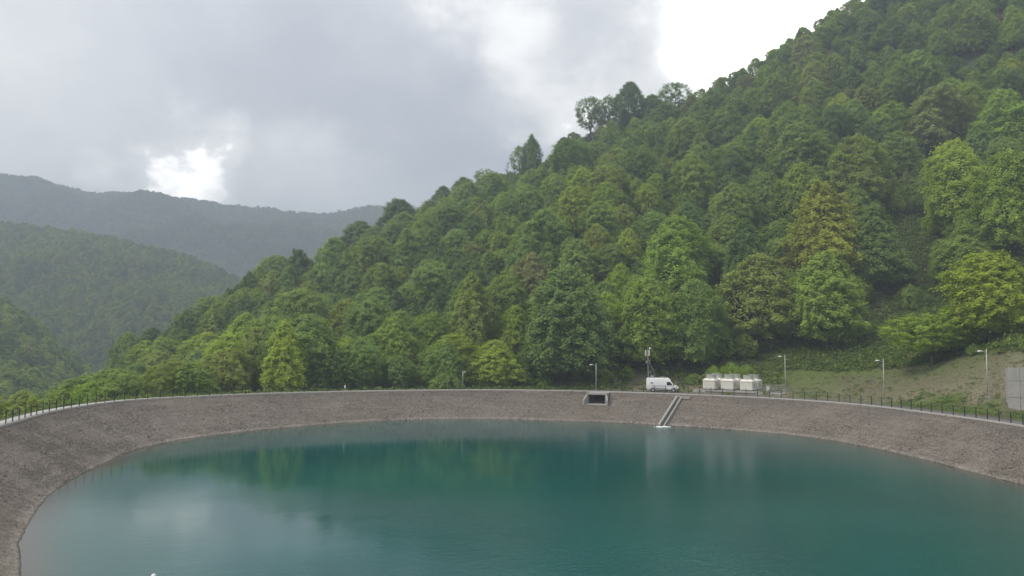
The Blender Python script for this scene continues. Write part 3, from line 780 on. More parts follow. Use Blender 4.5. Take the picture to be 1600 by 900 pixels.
NEARN = 296-len(hero)
near_fill = infr[:NEARN]; ns = set(id(q[0]) for q in near_fill)
rest = [q[0] for q in fill if id(q[0]) not in ns]+under
for t, _, _ in hero:
    tree(t[0], t[1], t[2], t[3], t[4], t[5], t[6], t[7], 'forest trees on the hillside', jit=.04)
by = {}
for q in near_fill:
    ci = min(range(len(COLX)), key=lambda i: abs(COLX[i]-q[1])); by.setdefault(ci, []).append(q)
TW = dict(dark='dark green', deep='deep green', mid='mid green', olive='olive green', fresh='fresh green', yellow='yellow green', brown='brownish')
for ci, qs in by.items():
    cnt = {}
    for q in sorted(qs, key=lambda q: -q[2]):
        t = q[0]; kk = (t[6], t[5]); n_ = cnt.get(kk, 0); cnt[kk] = n_+1
        sh = {'cone': 'pointed', 'round': 'oval'}.get(t[5], 'rounded')
        tree(t[0], t[1], t[2], t[3], t[4], t[5], t[6], f'{TW[t[6]]} {sh} tree, {ORD[min(n_, 15)]} up {COLNAMES[ci]}', 'forest trees on the hillside')

# the rest of the wood: instanced on points by geometry nodes
def lib(name, metas):
    col = bpy.data.collections.new(name)
    for i, me in enumerate(metas):
        o = bpy.data.objects.new(f'{name}_source', me); col.objects.link(o)
    return col
def scatter(name, pts, scl, rot, col, label=None, cat=None, kind='stuff', euler=None):
    me = bpy.data.meshes.new(name); me.from_pydata([tuple(p) for p in pts], [], [])
    a = me.attributes.new('scl', 'FLOAT_VECTOR', 'POINT'); a.data.foreach_set('vector', np.asarray(scl, np.float32).ravel())
    a = me.attributes.new('rot', 'FLOAT_VECTOR', 'POINT'); a.data.foreach_set('vector', np.asarray(rot, np.float32).ravel())
    o = bpy.data.objects.new(name, me); COL.objects.link(o)
    ng = bpy.data.node_groups.new(name+'_scatter', 'GeometryNodeTree')
    ng.interface.new_socket('Geometry', in_out='INPUT', socket_type='NodeSocketGeometry'); ng.interface.new_socket('Geometry', in_out='OUTPUT', socket_type='NodeSocketGeometry')
    G = NT(ng); gi = G.n('NodeGroupInput'); go = G.n('NodeGroupOutput')
    ci = G.n('GeometryNodeCollectionInfo', transform_space='ORIGINAL'); ci.inputs['Collection'].default_value = col
    ci.inputs['Separate Children'].default_value = True; ci.inputs['Reset Children'].default_value = True
    s = G.n('GeometryNodeInputNamedAttribute', data_type='FLOAT_VECTOR'); s.inputs['Name'].default_value = 'scl'
    r = G.n('GeometryNodeInputNamedAttribute', data_type='FLOAT_VECTOR'); r.inputs['Name'].default_value = 'rot'
    m2p = G.n('GeometryNodeMeshToPoints')
    ip = G.n('GeometryNodeInstanceOnPoints'); ip.inputs['Pick Instance'].default_value = True
    ng.links.new(gi.outputs[0], m2p.inputs['Mesh']); ng.links.new(m2p.outputs[0], ip.inputs['Points'])
    ng.links.new(ci.outputs[0], ip.inputs['Instance']); ng.links.new(s.outputs['Attribute'], ip.inputs['Scale']); ng.links.new(r.outputs['Attribute'], ip.inputs['Rotation'])
    ng.links.new(ip.outputs[0], go.inputs[0])
    md = o.modifiers.new('scatter', 'NODES'); md.node_group = ng
    tag(o, label, cat, None, kind); return o
def wood_crown(seed, r, h, shape, dens, per, size, m=M_WOOD_LEAF):
    V, Fc, L = crown(seed, r, h, shape, dens, .08, per, size, int(4200*dens)); return leaf_mesh('woodland_crown', V, Fc, L, m)
wcol = lib('woodland', [wood_crown(900+i, R0, H0, ('dome', 'round', 'dome', 'cone', 'round')[i], .6, 24, .24) for i in range(5)])
scatter('forest', [(t[0], t[1], t[2]) for t in rest], [(t[3]/R0, t[3]/R0, t[4]/H0) for t in rest], [(0, 0, rnd.random()*6.28) for t in rest], wcol, 'green broadleaf forest packed along the upper hillside and behind its ridge', 'forest')
# woods on the hills beyond the valley
def fan_points(V, n, seed, jmax=None):
    nv, nu, _ = V.shape; R = np.random.default_rng(seed); jm = jmax or nv-1
    # weight cells by area
    A = np.linalg.norm(np.cross(V[1:, :-1]-V[:-1, :-1], V[:-1, 1:]-V[:-1, :-1]), axis=2)[:jm]
    p = A.ravel()/A.sum(); idx = R.choice(len(p), n, p=p); j, i = np.divmod(idx, nu-1); a, b = R.random(n)[:, None], R.random(n)[:, None]
    P = V[j, i]*(1-a)*(1-b)+V[j+1, i]*a*(1-b)+V[j, i+1]*(1-a)*b+V[j+1, i+1]*a*b
    return P
def wood(name, V, n, seed, r, h, jm, pxmin, pxmax, col, label):
    P = fan_points(V, n, seed, jm); pxx = 800+F*P[:, 0]/P[:, 1]; P = P[(pxx > pxmin) & (pxx < pxmax)]
    k = .75+.5*np.random.default_rng(seed).random(len(P)); s = np.stack([k*r/R0, k*r/R0, k*h/H0], 1)
    rt = np.zeros((len(P), 3)); rt[:, 2] = np.random.default_rng(seed+1).random(len(P))*6.28
    P[:, 2] -= h*.1
    print(name, len(P)); scatter(name, P, s, rt, col, label, 'forest')
mcol = lib('distant_woodland', [wood_crown(950+i, R0, H0, 'dome', .16, 7, .5, M_WOOD_MID) for i in range(4)])
ncol = lib('fresh_woodland', [wood_crown(960+i, R0, H0, 'dome', .2, 8, .42, M_WOOD_FRESH) for i in range(4)])
fcol = lib('far_woodland', [wood_crown(970+i, R0, H0, 'dome', .04, 4, .95, M_WOOD_FAR) for i in range(3)])
wood('forest', VN, 5200, 1, 4.6, 11.5, 36, -120, 300, ncol, 'light green wooded slope at the left frame edge across the valley')
wood('forest', VM, 16000, 2, 5.0, 12, 48, -120, 560, mcol, 'dark green forested hill across the valley on the left')
wood('forest', VF, 60000, 3, 5.0, 8.5, 68, -120, 760, fcol, 'blue hazy forest covering the far mountain')

# bare trees on the skyline
bare = [trunk_mesh(70+i, 2.0, 13, 16, True) for i in range(2)]
for (c_, yt, lb, k) in ((790, 226, 'leafless slender tree on the skyline beside the tall column shaped one', 0), (802, 236, 'shorter leafless tree leaning on the skyline in the ridge clump', 1)):
    x, y, z = find_top(c_, yt, 14)
    t = tag(empty('bare_tree', (x, y, z), 1.0*k), lb, 'tree', 'leafless trees on the skyline')
    b = bpy.data.objects.new('trunk', bare[k]); COL.objects.link(b); b.parent = t; b.scale = (1, 1, 1.15)

# stones lying on the cut soil bank
R = np.random.default_rng(77); P = R.uniform((30, 95), (85, 165), (5200, 2)); pxx = 800+F*P[:, 0]/P[:, 1]
bt = np.interp(pxx, [1225, 1310, 1400, 1500, 1567, 1700], [160, 150, 142, 132, 121, 103]); kk = (pxx > 1230) & (pxx < 1565) & (P[:, 1] < bt) & (rim_off(P[:, 0], P[:, 1]) > 7); BANKP = P[kk]
# bushes
def bush(px_, py_, r, h, tone, lb, dmin=130):
    a = (px_-800)/F
    for d in np.arange(dmin, 260, .5):
        z = hz(d*a, d)
        if proj((d*a, d, z))[1] <= py_: break
    tree(d*a, d, z-.15, r, h, 'bush', tone, lb, 'bushes along the foot of the slope', 'bush', 'leafy_bush')
for b in ((1115, 597, 1.9, 3.0, 'fresh', 'bright green bush behind the left cooling unit'), (1142, 596, 2.3, 3.6, 'fresh', 'tallest bright green bush behind the middle cooling unit'), (1165, 594, 2.0, 2.8, 'fresh', 'bright green bush behind the right cooling unit'),
          (981, 590, 1.5, 2.4, 'yellow', 'small yellow green bush on the bare slope left of the antenna mast'), (946, 598, 1.6, 2.8, 'fresh', 'green bush right beside the lamp post at the culvert'),
          (660, 608, 1.8, 2.6, 'olive', 'small olive bush behind the fence left of the short lamp post'), (700, 608, 2.8, 3.0, 'mid', 'low wide green bush touching the short lamp post'),
          (850, 606, 2.0, 2.5, 'fresh', 'low bush behind the fence left of the culvert'), (1425, 480, 3.0, 4.6, 'mid', 'green bush standing alone in the upper meadow'),
          (1400, 440, 3.5, 4.6, 'deep', 'dark bush at the upper left edge of the meadow'), (1520, 565, 1.2, 1.6, 'mid', 'grey green shrub on top of the soil bank'), (1085, 600, 1.8, 2.0, 'mid', 'low dark green bush between van and cooling units')):
    bush(*b)

# undergrowth on the meadow and slope foot
def tuft_mesh(seed, n=34, r=.55, size=.12):
    R = np.random.default_rng(seed); V = []; Fc = []; L = []
    for i in range(n):
        a = R.random()*6.28; q = r*math.sqrt(R.random()); p = np.array((math.cos(a)*q, math.sin(a)*q, .05+.42*R.random()*(1-q/r*.6)))
        nn = R.normal(0, .5, 3)+np.array((0, 0, .8)); nn /= np.linalg.norm(nn); t = R.normal(0, 1, 3); t -= nn*t.dot(nn); t /= np.linalg.norm(t); s = np.cross(nn, t)
        sz = size*(.6+.9*R.random()); o = len(V); V += [p-t*sz, p-s*sz*.5, p+t*sz, p+s*sz*.5]; Fc.append((o, o+1, o+2, o+3)); L.append(R.random())
    return V, Fc, L
def herb_mat():
    def fn(N, out):
        oi = N.n('ShaderNodeObjectInfo'); lv = N.n('ShaderNodeAttribute', attribute_name='leaf').outputs['Fac']
        r = N.n('ShaderNodeValToRGB', {0: oi.outputs['Random']}); e = r.color_ramp.elements
        e[0].color = (.125, .195, .042, 1); e[1].color = (.25, .30, .070, 1); x = e.new(.6); x.color = (.17, .245, .050, 1)
        c = N.vm('SCALE', r.outputs[0], scale=N.mapr(lv, 0, 1, .7, 1.25, 'LINEAR')).outputs[0]
        d = N.n('ShaderNodeBsdfPrincipled', {'Base Color': c, 'Roughness': .7, 'Specular IOR Level': .2}); t = N.n('ShaderNodeBsdfTranslucent', {'Color': c})
        m = N.n('ShaderNodeMixShader', {0: .3, 1: d.outputs[0], 2: t.outputs[0]}); N.link(m.outputs[0], out.inputs['Surface'])
    return mat('herb_leaf', fn)
M_HERB = herb_mat()
hcol = lib('undergrowth', [leaf_mesh('tuft', *tuft_mesh(s_), M_HERB) for s_ in (1, 2, 3)])
R = np.random.default_rng(21); P = R.uniform((-75, 95), (125, 235), (95000, 2)); pxx = 800+F*P[:, 0]/P[:, 1]
off = rim_off(P[:, 0], P[:, 1]); dd = np.hypot(P[:, 0], P[:, 1])
cl = np.array([noise.noise(Vector((p[0]*.12, p[1]*.12, 1))) for p in P])
isb = (pxx > 1225) & (P[:, 1] < np.interp(pxx, [1225, 1310, 1400, 1500, 1567, 1700], [160, 150, 142, 132, 121, 103]))
dens = np.where(isb, .07+.28*(cl > .16), .95+.1*cl)*np.where(pxx < 1225, .42, 1.0)
dens = np.where((pxx > 1400) & (off < 11) & (off > 5.5), .85, dens)
dens = np.where((off < np.where(P[:, 0] > 8, 5.5, 3.0)), 0, dens)
dens = np.where((pxx > 985) & (pxx < 1240) & (off < 17), dens*.12, dens)
keep = (R.random(len(P)) < dens) & (pxx > -20) & (pxx < 1650)
keep &= ~((pxx > 1560) & (np.abs(P[:, 1]-107) < 3))
P = P[keep]; Zp = height(P[:, 0], P[:, 1]); sc_ = (.6+1.1*R.random(len(P)))*np.where(isb[keep], .55, 1.15)
scatter('undergrowth', np.column_stack([P, Zp-.04]), np.column_stack([sc_, sc_, sc_*(.7+.6*R.random(len(P)))]), np.column_stack([np.zeros(len(P)), np.zeros(len(P)), R.random(len(P))*6.28]), hcol, 'low green herbs and grass covering the open meadow slope', 'undergrowth')
print('herbs', len(P))

# loose stones on the gravel bank
def stone_mesh(seed):
    bm = bmesh.new(); bmesh.ops.create_icosphere(bm, subdivisions=1, radius=1.0); R = random.Random(seed)
    for v in bm.verts: v.co *= R.uniform(.7, 1.15); v.co.z *= .62
    me = bpy.data.meshes.new('stone'); bm.to_mesh(me); bm.free(); me.materials.append(M_STONEI); return me
def stonei():
    def fn(N, out):
        oi = N.n('ShaderNodeObjectInfo'); r = N.n('ShaderNodeValToRGB', {0: oi.outputs['Random']}); e = r.color_ramp.elements
        e[0].color = (.105, .088, .075, 1); e[1].color = (.26, .225, .19, 1); x = e.new(.5); x.color = (.160, .132, .110, 1); x = e.new(.85); x.color = (.20, .17, .14, 1)
        p = N.n('ShaderNodeBsdfPrincipled', {'Base Color': r.outputs[0], 'Roughness': .9}); N.link(p.outputs[0], out.inputs['Surface'])
    return mat('loose_stone', fn)
M_STONEI = stonei()
scol = lib('stones', [stone_mesh(i) for i in range(4)])
n = 52000; R = np.random.default_rng(31)
ang = R.uniform(-.6, PI+.75, n*2); f_ = R.random(n*2)**.9
rr = rim_r(ang)+(wat_r(ang)-rim_r(ang))*f_; xs = CX+rr*np.cos(ang); ys = CY+rr*np.sin(ang)
dcam = np.hypot(xs, ys); keep = (R.random(n*2) < np.clip((75/dcam)**1.5, .12, 1)) & (dcam > 30) & (np.abs(xs/np.maximum(ys, 1)) < .72)
xs, ys, f_ = xs[keep], ys[keep], f_[keep]; zs = WZ*f_ + .01
sz = (.022+.035*R.random(len(xs))**2+.06*(R.random(len(xs)) > .99))*np.clip(np.hypot(xs, ys)/70, 1, 1.5)
scatter('gravel', np.column_stack([xs, ys, zs]), np.column_stack([sz*(1+.5*R.random(len(xs))), sz, sz]), np.column_stack([R.normal(0, .3, len(xs)), R.normal(0, .3, len(xs)), R.random(len(xs))*6.28]), scol, 'loose grey brown stones covering the sloping bank', 'gravel')
print('stones', len(xs))

sb = .06+.20*R.random(len(BANKP))**3
scatter('stones', np.column_stack([BANKP, height(BANKP[:, 0], BANKP[:, 1])]), np.column_stack([sb*1.3, sb, sb]), np.column_stack([np.zeros(len(sb)), np.zeros(len(sb)), R.random(len(sb))*6.28]), scol, 'scattered stones on the bare soil bank', 'stones')

# ------------------------------------------------------------------ fence round the rim
fr_ = tag(empty('fence', (0, 0, 0)), 'dark post and wire fence running round the reservoir rim', 'fence')
th0, th1 = -.28, PI+.40
s_acc = []; ths = np.linspace(th0, th1, 4000); xy = np.array([rim_xy(t, .05) for t in ths]); seg = np.r_[0, np.cumsum(np.hypot(*np.diff(xy, axis=0).T))]
n_post = int(seg[-1]/2.05); pos = [np.interp(k*2.05, seg, ths) for k in range(n_post)]
pm = MB().box((0, 0, .70), (.085, .085, 1.30)).box((0, 0, 1.37), (.10, .10, .04), tap=.5).box((0, 0, .065), (.18, .18, .03))
p0 = pm.build('post', M_POST, fr_)
for k, t in enumerate(pos):
    o = p0 if k == 0 else p0.copy()
    if k: COL.objects.link(o); o.parent = fr_
    x, y = rim_xy(t, .05); o.location = (x, y, .03); o.rotation_euler = (rnd.uniform(-.02, .02), rnd.uniform(-.02, .02), t)
for zz, rr in ((1.26, .012), (.86, .009), (.46, .009)):
    MB().tube([(*rim_xy(t, .05), zz+rnd.uniform(-.015, .015)) for t in pos], rr, 4, False).build('wire', M_POST, fr_)

# ------------------------------------------------------------------ lamp posts
def lamp(px_, dist_, h, side, lb, yaw=0.0, zbase=None):
    a = (px_-800)/F; x, y = dist_*a, dist_; z = hz(x, y) if zbase is None else zbase
    L = tag(empty('street_lamp', (x, y, z), yaw), lb, 'street lamp', 'lamp posts behind the rim fence')
    MB().tube([(0, 0, -.2), (0, 0, h*.5), (0, 0, h)], [.085, .07, .05], 10).build('pole', M_STEEL, L, smooth=True)
    MB().box((0, 0, .12), (.34, .34, .26), tap=.8).box((0, 0, .012), (.5, .5, .05)).build('base', M_CONC, L)
    s = side
    MB().tube([(0, 0, h-.62), (s*.35, 0, h-.42), (s*.75, 0, h-.33)], .035, 7).build('arm', M_STEEL, L, smooth=True)
    MB().tube([(s*-.28, 0, h-.95), (0, 0, h-.78)], .022, 6).build('strut', M_STEEL, L)
    hd = MB().add([(s*.68, -.11, h-.36), (s*.68, .11, h-.36), (s*.95, .15, h-.37), (s*1.28, .09, h-.40), (s*1.28, -.09, h-.40), (s*.95, -.15, h-.37),
                   (s*.70, -.07, h-.24), (s*.70, .07, h-.24), (s*.95, .10, h-.19), (s*1.22, .05, h-.30), (s*1.22, -.05, h-.30), (s*.95, -.10, h-.19)],
                  [(0, 1, 2, 3, 4, 5), (6, 11, 10, 9, 8, 7)]+[(i, (i+1) % 6, 6+(i+1) % 6, 6+i) for i in range(6)]).build('lamp_head', M_WHITE, L)
    MB().box((s*.98, 0, h-.395), (.42, .16, .04)).build('lamp_glass', M_LAMPG, hd)
    return L
def dist_at(px_, py_, z=0.0): return unproj(px_, py_, z).y
lamp(1540, dist_at(1541, 643), 6.9, -1, 'tall lamp post nearest the concrete wall')
lamp(1379, dist_at(1380, 628), 6.9, -1, 'lamp post in front of the grassy soil bank, middle of the tall three', yaw=-.05)
lamp(1226, dist_at(1227, 616.5), 6.9, -1, 'lamp post just right of the ivory cooling units', yaw=.1)
lamp(932, dist_at(932, 611.5)+.6, 5.3, -1, 'thin lamp post standing right above the culvert opening', yaw=.2)
lamp(725, 153, 3.5, 1, 'short lamp post against the yellow green tree left of the culvert', yaw=1.2, zbase=0)
# marker post on the far left rim
mx, my = rim_xy(th_px(542), 1.2)
mk = tag(empty('marker_post', (mx, my, .03)), 'short white marker post with a small box behind the far fence', 'marker post')
MB().tube([(0, 0, 0), (0, 0, 1.45)], .045, 8).build('pole', M_STEEL, mk)
MB().box((0, 0, .75), (.30, .20, .36)).build('box', M_WHITE, mk, bevel=.015)

# ------------------------------------------------------------------ culvert in the bank
out = Vector((math.cos(cth), math.sin(cth), 0)); yaw = cth-PI/2
floor_z = cp.z; cv = tag(empty('culvert', (cp.x, cp.y, floor_z), yaw), 'square concrete culvert opening with splayed wing walls in the bank', 'culvert')
run = (float(rim_r(cth)-wat_r(cth)))/4.5     # bank run per metre of height
Hc = -floor_z-.36; dep_ = Hc*run
# local: +y outward into the bank; floor at z=0 at y=0
MB().box((0, 3.4, -.11), (Wc+.9, 7.6, .22)).build('floor_slab', M_CONC_PALE, cv)
MB().box((0, dep_*.5+1.2, Hc+.14), (Wc+.66, dep_*.9+1.4, .28)).build('lintel', M_CONC, cv, bevel=.02)
for s in (-1, 1):
    poly = [(s*(Wc/2), .9, -.3), (s*(Wc/2), .9, Hc-.01), (s*(Wc/2), dep_+2.8, Hc-.01), (s*(Wc/2), dep_+2.8, -.3)]
    MB().prism(poly, (s*.32, 0, 0)).build('side_wall', M_CONC, cv)
    w0 = Vector((s*(Wc/2), 1.1, 0)); w1 = Vector((s*(Wc/2+.5), -.7, 0))
    v = [w0+Vector((0, 0, -.3)), w1+Vector((0, 0, -.3)), w1+Vector((0, 0, .75)), w0+Vector((0, 0, Hc+.26))]
    MB().prism(v, (s*.28, .12, 0)).build('wing_wall', M_CONC, cv)
MB().box((0, dep_+2.7, Hc/2), (Wc+.6, .2, Hc)).build('back_wall', M_DARKCONC, cv)  # dark tone on back wall and ceiling puts the tunnel's shade into the colour
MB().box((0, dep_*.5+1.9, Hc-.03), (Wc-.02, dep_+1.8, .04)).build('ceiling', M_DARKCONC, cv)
# grate bars deep inside
for k in range(9):
    MB().box((-Wc/2+.25+k*.35, dep_+.9, Hc/2), (.05, .05, Hc)).build('bar', M_POST, cv)
# riprap beside it
rp = []
R = random.Random(3)
for k in range(150):
    a = cth+R.gauss(0, .045); f = min(.55, abs(R.gauss(.15, .17))); r = float(rim_r(a)+(wat_r(a)-rim_r(a))*f)
    if abs(a-cth)*r < Wc/2+.9 and f < .45: continue
    rp.append((CX+r*math.cos(a), CY+r*math.sin(a), WZ*f+.02))
s3 = [R.uniform(.10, .24) for _ in rp]
scatter('riprap', rp, [(s*1.2, s, s) for s in s3], [(0, 0, R.random()*6) for _ in rp], scol, 'larger rough stones heaped beside the culvert', 'rocks')

# ------------------------------------------------------------------ chute down to the water
_, f0, c0, t0 = slope_frame(1062, 622.5); _, f1, c1, t1 = slope_frame(1034, 665.5)
top = Vector((c0.x, c0.y, c0.z)); bot = Vector((c1.x, c1.y, c1.z-.25)); ax = (bot-top); Lc = ax.length; ax.normalize()
sidev = ax.cross(Vector((0, 0, 1))).normalized(); upv = sidev.cross(ax).normalized()
ch = tag(empty('chute', top), 'concrete water chute with two side walls running down the bank', 'chute')
def obox(mb, p, q, wv, uv, wdt, hgt):
    """beam from p to q, cross-section wdt along wv, hgt along uv"""
    vs = [Vector(e)+wv*(a*wdt/2)+uv*(b*hgt) for e in (p, q) for a, b in ((-1, 0), (1, 0), (1, 1), (-1, 1))]
    return mb.add(vs, [(0, 1, 2, 3), (7, 6, 5, 4), (0, 4, 5, 1), (1, 5, 6, 2), (2, 6, 7, 3), (3, 7, 4, 0)])
Z0 = Vector((0, 0, 0))
obox(MB(), Z0-upv*.2, ax*Lc-upv*.2, sidev, upv, .70, .22).build('channel_floor', M_DARKCONC, ch)
for s in (-1, 1):
    obox(MB(), sidev*s*.46-upv*.3, ax*Lc+sidev*s*.46-upv*.3, sidev, upv, .20 if s < 0 else .34, .80).build('side_wall', M_CONC, ch)
for k in range(1, 13):
    obox(MB(), ax*(Lc*k/13.0)+upv*.04, ax*(Lc*k/13.0+.25)+upv*.04, sidev, upv, .69, .07).build('step', M_DARKCONC, ch)
# inflow basin at the top, turning right
tr = Vector((math.cos(t0-PI/2), math.sin(t0-PI/2), 0)); ot = Vector((math.cos(t0), math.sin(t0), 0))
obox(MB(), ot*.35-tr*.5, ot*.35+tr*1.9, ot, Vector((0, 0, 1)), .24, .42).build('inlet_wall', M_CONC, ch)
obox(MB(), -ot*.6+tr*.7, -ot*.6+tr*2.0, ot, Vector((0, 0, 1)), .24, .30).build('inlet_wall', M_CONC, ch)
obox(MB(), ot*.35+tr*1.9, -ot*.6+tr*1.9, tr, Vector((0, 0, 1)), .24, .38).build('inlet_wall', M_CONC, ch)
# thin sheet of running water and foam
mb = MB(); R = random.Random(9)
fp = unproj(1035, 666.5, WZ+.02)
for k in range(46):
    x = fp.x+R.gauss(-.2, .55); y = fp.y+R.gauss(-.1, .28); r = R.uniform(.08, .26); z = WZ+.0
    n6 = 7; vs = [(x+r*math.cos(6.283*i/n6)*R.uniform(.7, 1.2), y+r*.7*math.sin(6.283*i/n6), z+.004) for i in range(n6)]+[(x, y, z+.05+r*.35)]
    mb.add(vs, [(i, (i+1) % n6, n6) for i in range(n6)])
tag(mb.build('foam', M_FOAM, smooth=True), 'white foam where the chute pours into the water', 'foam', kind='stuff')

# ------------------------------------------------------------------ van
vp = unproj(1035.5, 612.2, .02)
van = tag(empty('van', (vp.x, vp.y, .02), math.radians(-13)), 'white high roofed van parked on the rim road facing right', 'van')
# local: +x front, camera sees -y side; length 6.0, width 2.0, height 2.6
def van_body():
    # stations: (x, half width, z bottom, z top, roof half width)
    st = [(-2.98, .93, .50, 2.46, .78), (-2.90, .99, .42, 2.56, .84), (-1.5, 1.0, .40, 2.60, .86), (.6, 1.0, .40, 2.60, .86), (1.05, 1.0, .40, 2.55, .84), (1.36, 1.0, .40, 2.38, .80),
          (1.62, .99, .40, 2.02, .76), (1.98, .98, .40, 1.50, .80), (2.20, .97, .40, 1.30, .82), (2.70, .93, .40, 1.14, .76), (2.92, .85, .44, 1.00, .68), (2.99, .78, .50, .86, .62)]
    vs, fs = [], []; n = 12
    for (x, hw, zb, zt_, rw) in st:
        h = zt_-zb
        ring = [(-hw*.92, zb), (-hw, zb+.12*h), (-hw, zb+.52*h), (-(hw*.55+rw*.45), zb+.80*h), (-rw*.98, zb+.955*h), (-rw*.80, zt_),
                (rw*.80, zt_), (rw*.98, zb+.955*h), ((hw*.55+rw*.45), zb+.80*h), (hw, zb+.52*h), (hw, zb+.12*h), (hw*.92, zb)]
        vs += [(x, y, z) for y, z in ring]
    for i in range(len(st)-1):
        for k in range(n):
            fs.append((i*n+k, i*n+(k+1) % n, (i+1)*n+(k+1) % n, (i+1)*n+k))
    fs += [tuple(range(n)), tuple(range((len(st)-1)*n, len(st)*n))]
    return MB().add(vs, fs)
vb = van_body().build('body', M_WHITE, van)
for p in vb.data.polygons: p.use_smooth = True
md = vb.modifiers.new('edge', 'EDGE_SPLIT'); md.split_angle = math.radians(38)
for s in (-1, 1):
    dr = MB().prism([(.72, s*1.004, .55), (1.90, s*1.004, .55), (1.90, s*1.0, 1.28), (1.42, s*.965, 1.98), (.72, s*.975, 1.98)], (0, s*.015, 0)).build('front_door', M_WHITE, van)
    MB().prism([(.80, s*1.000, 1.30), (1.80, s*1.000, 1.30), (1.42, s*.985, 1.90), (.80, s*.99, 1.90)], (0, s*.035, 0)).build('side_window', M_GLASSD, van)
    MB().prism([(-2.2, s*1.0, 1.52), (-1.72, s*1.0, 1.52), (-1.72, s*.985, 1.82), (-2.2, s*.985, 1.82)], (0, s*.025, 0)).build('vent_panel', M_GREY, van)
    MB().box((-.65, s*1.012, 1.17), (2.6, .03, .05)).build('sliding_rail', M_GREY, van)
    MB().box((-.1, s*1.01, .62), (2.3, .03, .10)).build('side_moulding', M_BLACK, van)
    MB().box((2.02, s*1.16, 1.42), (.14, .22, .34)).build('mirror', M_BLACK, van, bevel=.02)
    MB().box((2.84, s*.66, .93), (.24, .30, .24), tap=.8).build('headlight', M_LAMPG, van, bevel=.02)
    MB().box((-2.985, s*.86, 1.15), (.06, .12, .55)).build('tail_light', M_RED, van)
ws = MB().add([(1.50, -.66, 2.20), (1.50, .66, 2.20), (2.05, .74, 1.48), (2.05, -.74, 1.48), (1.53, -.66, 2.23), (1.53, .66, 2.23), (2.09, .74, 1.50), (2.09, -.74, 1.50)],
              [(0, 1, 2, 3), (7, 6, 5, 4), (0, 4, 5, 1), (1, 5, 6, 2), (2, 6, 7, 3), (3, 7, 4, 0)]).build('windscreen', M_GLASSD, van)
MB().box((2.90, 0, .56), (.34, 1.86, .36)).build('bumper', M_BLACK, van, bevel=.05)
MB().box((-3.0, 0, .50), (.16, 1.86, .22)).build('rear_bumper', M_BLACK, van, bevel=.03)
MB().box((2.98, 0, .86), (.06, .9, .14)).build('grille', M_BLACK, van)
MB().box((0, 0, .36), (4.6, 1.7, .16)).build('underbody', M_BLACK, van)
for (wx) in (-1.75, 2.02):
    for s in (-1, 1):
        vs = []; 
        ty = MB().tube([(wx, s*.76, .36), (wx, s*.80, .36), (wx, s*1.0, .36), (wx, s*1.03, .36)], [.33, .36, .36, .32], 20)
        wh = ty.build('wheel', M_TYRE, van)
        MB().tube([(wx, s*1.0, .36), (wx, s*1.04, .36)], [.22, .20], 14).build('rim', M_STEEL, wh)
        arc = [(wx+.46*math.cos(a), s*1.006, .36+.46*math.sin(a)) for a in np.linspace(0, PI, 13)]
        MB().tube(arc, .035, 5).build('wheel_arch', M_BLACK, van)
MB().box((-1.95, 0, 2.80), (.72, .9, .42)).build('roof_unit', M_GREY, van, bevel=.03)
for x in (-.6, .45): MB().tube([(x, -.75, 2.60), (x, -.75, 2.68), (x, .75, 2.68), (x, .75, 2.60)], .025, 6).build('roof_bar', M_STEEL, van)
MB().box((0.0, .1, 2.74), (1.05, .5, .10)).build('roof_tray', M_STEEL, van)
MB().tube([(.9, -.2, 2.58), (.9, -.2, 2.70)], [.16, .12], 10).build('roof_beacon', M_WHITE, van)

# ------------------------------------------------------------------ antenna mast behind the van
mp = Vector((unproj(1014, 612, 0).x, vp.y+1.9, 0)); k_ = mp.y/unproj(1014, 612, 0).y; mp.x = (1013.3-800)/F*mp.y
zb = hz(mp.x, mp.y)
ms = tag(empty('antenna_mast', (mp.x, mp.y, zb)), 'slender antenna mast with two panel antennas rising behind the van', 'mast')
ht = 8.35-zb
MB().tube([(0, 0, -.1), (-.05, 0, ht*.5), (-.15, 0, ht)], [.07, .06, .045], 8).build('pole', M_STEEL, ms)
MB().tube([(1.5, .3, 2.6-zb), (.6, .1, 4.6), (-.05, 0, 6.4)], .035, 6).build('strut', M_STEEL, ms)
MB().tube([(.8, -.2, 2.6-zb), (.35, 0, 3.9)], .03, 6).build('strut', M_STEEL, ms)
MB().tube([(.35, 0, 3.9), (.0, 0, 3.3)], .025, 6).build('strut', M_STEEL, ms)
MB().box((-.50, -.05, 7.25), (.30, .16, 1.15)).build('panel_antenna', M_CREAM, ms, bevel=.03)
MB().box((.12, -.05, 7.25), (.30, .16, 1.15)).build('panel_antenna', M_CREAM, ms, bevel=.03)
MB().tube([(-.5, .08, 7.5), (.12, .08, 7.5)], .025, 6).tube([(-.5, .08, 7.0), (.12, .08, 7.0)], .025, 6).build('bracket', M_STEEL, ms)
ms2 = bmesh.new(); bmesh.ops.create_icosphere(ms2, subdivisions=2, radius=.21); me = bpy.data.meshes.new('radome'); ms2.to_mesh(me); ms2.free(); me.shade_smooth(); me.materials.append(M_WHITE)
o = bpy.data.objects.new('radome', me); COL.objects.link(o); o.parent = ms; o.location = (.30, 0, 8.12)
MB().tube([(-.1, 0, 7.7), (.3, 0, 7.95)], .02, 5).build('radome_arm', M_STEEL, ms)
MB().box((-.38, -.05, 5.55), (.30, .2, .42)).tube([(-.3, 0, 5.6), (0, 0, 5.6)], .02, 5).build('junction_box', M_GREY, ms)

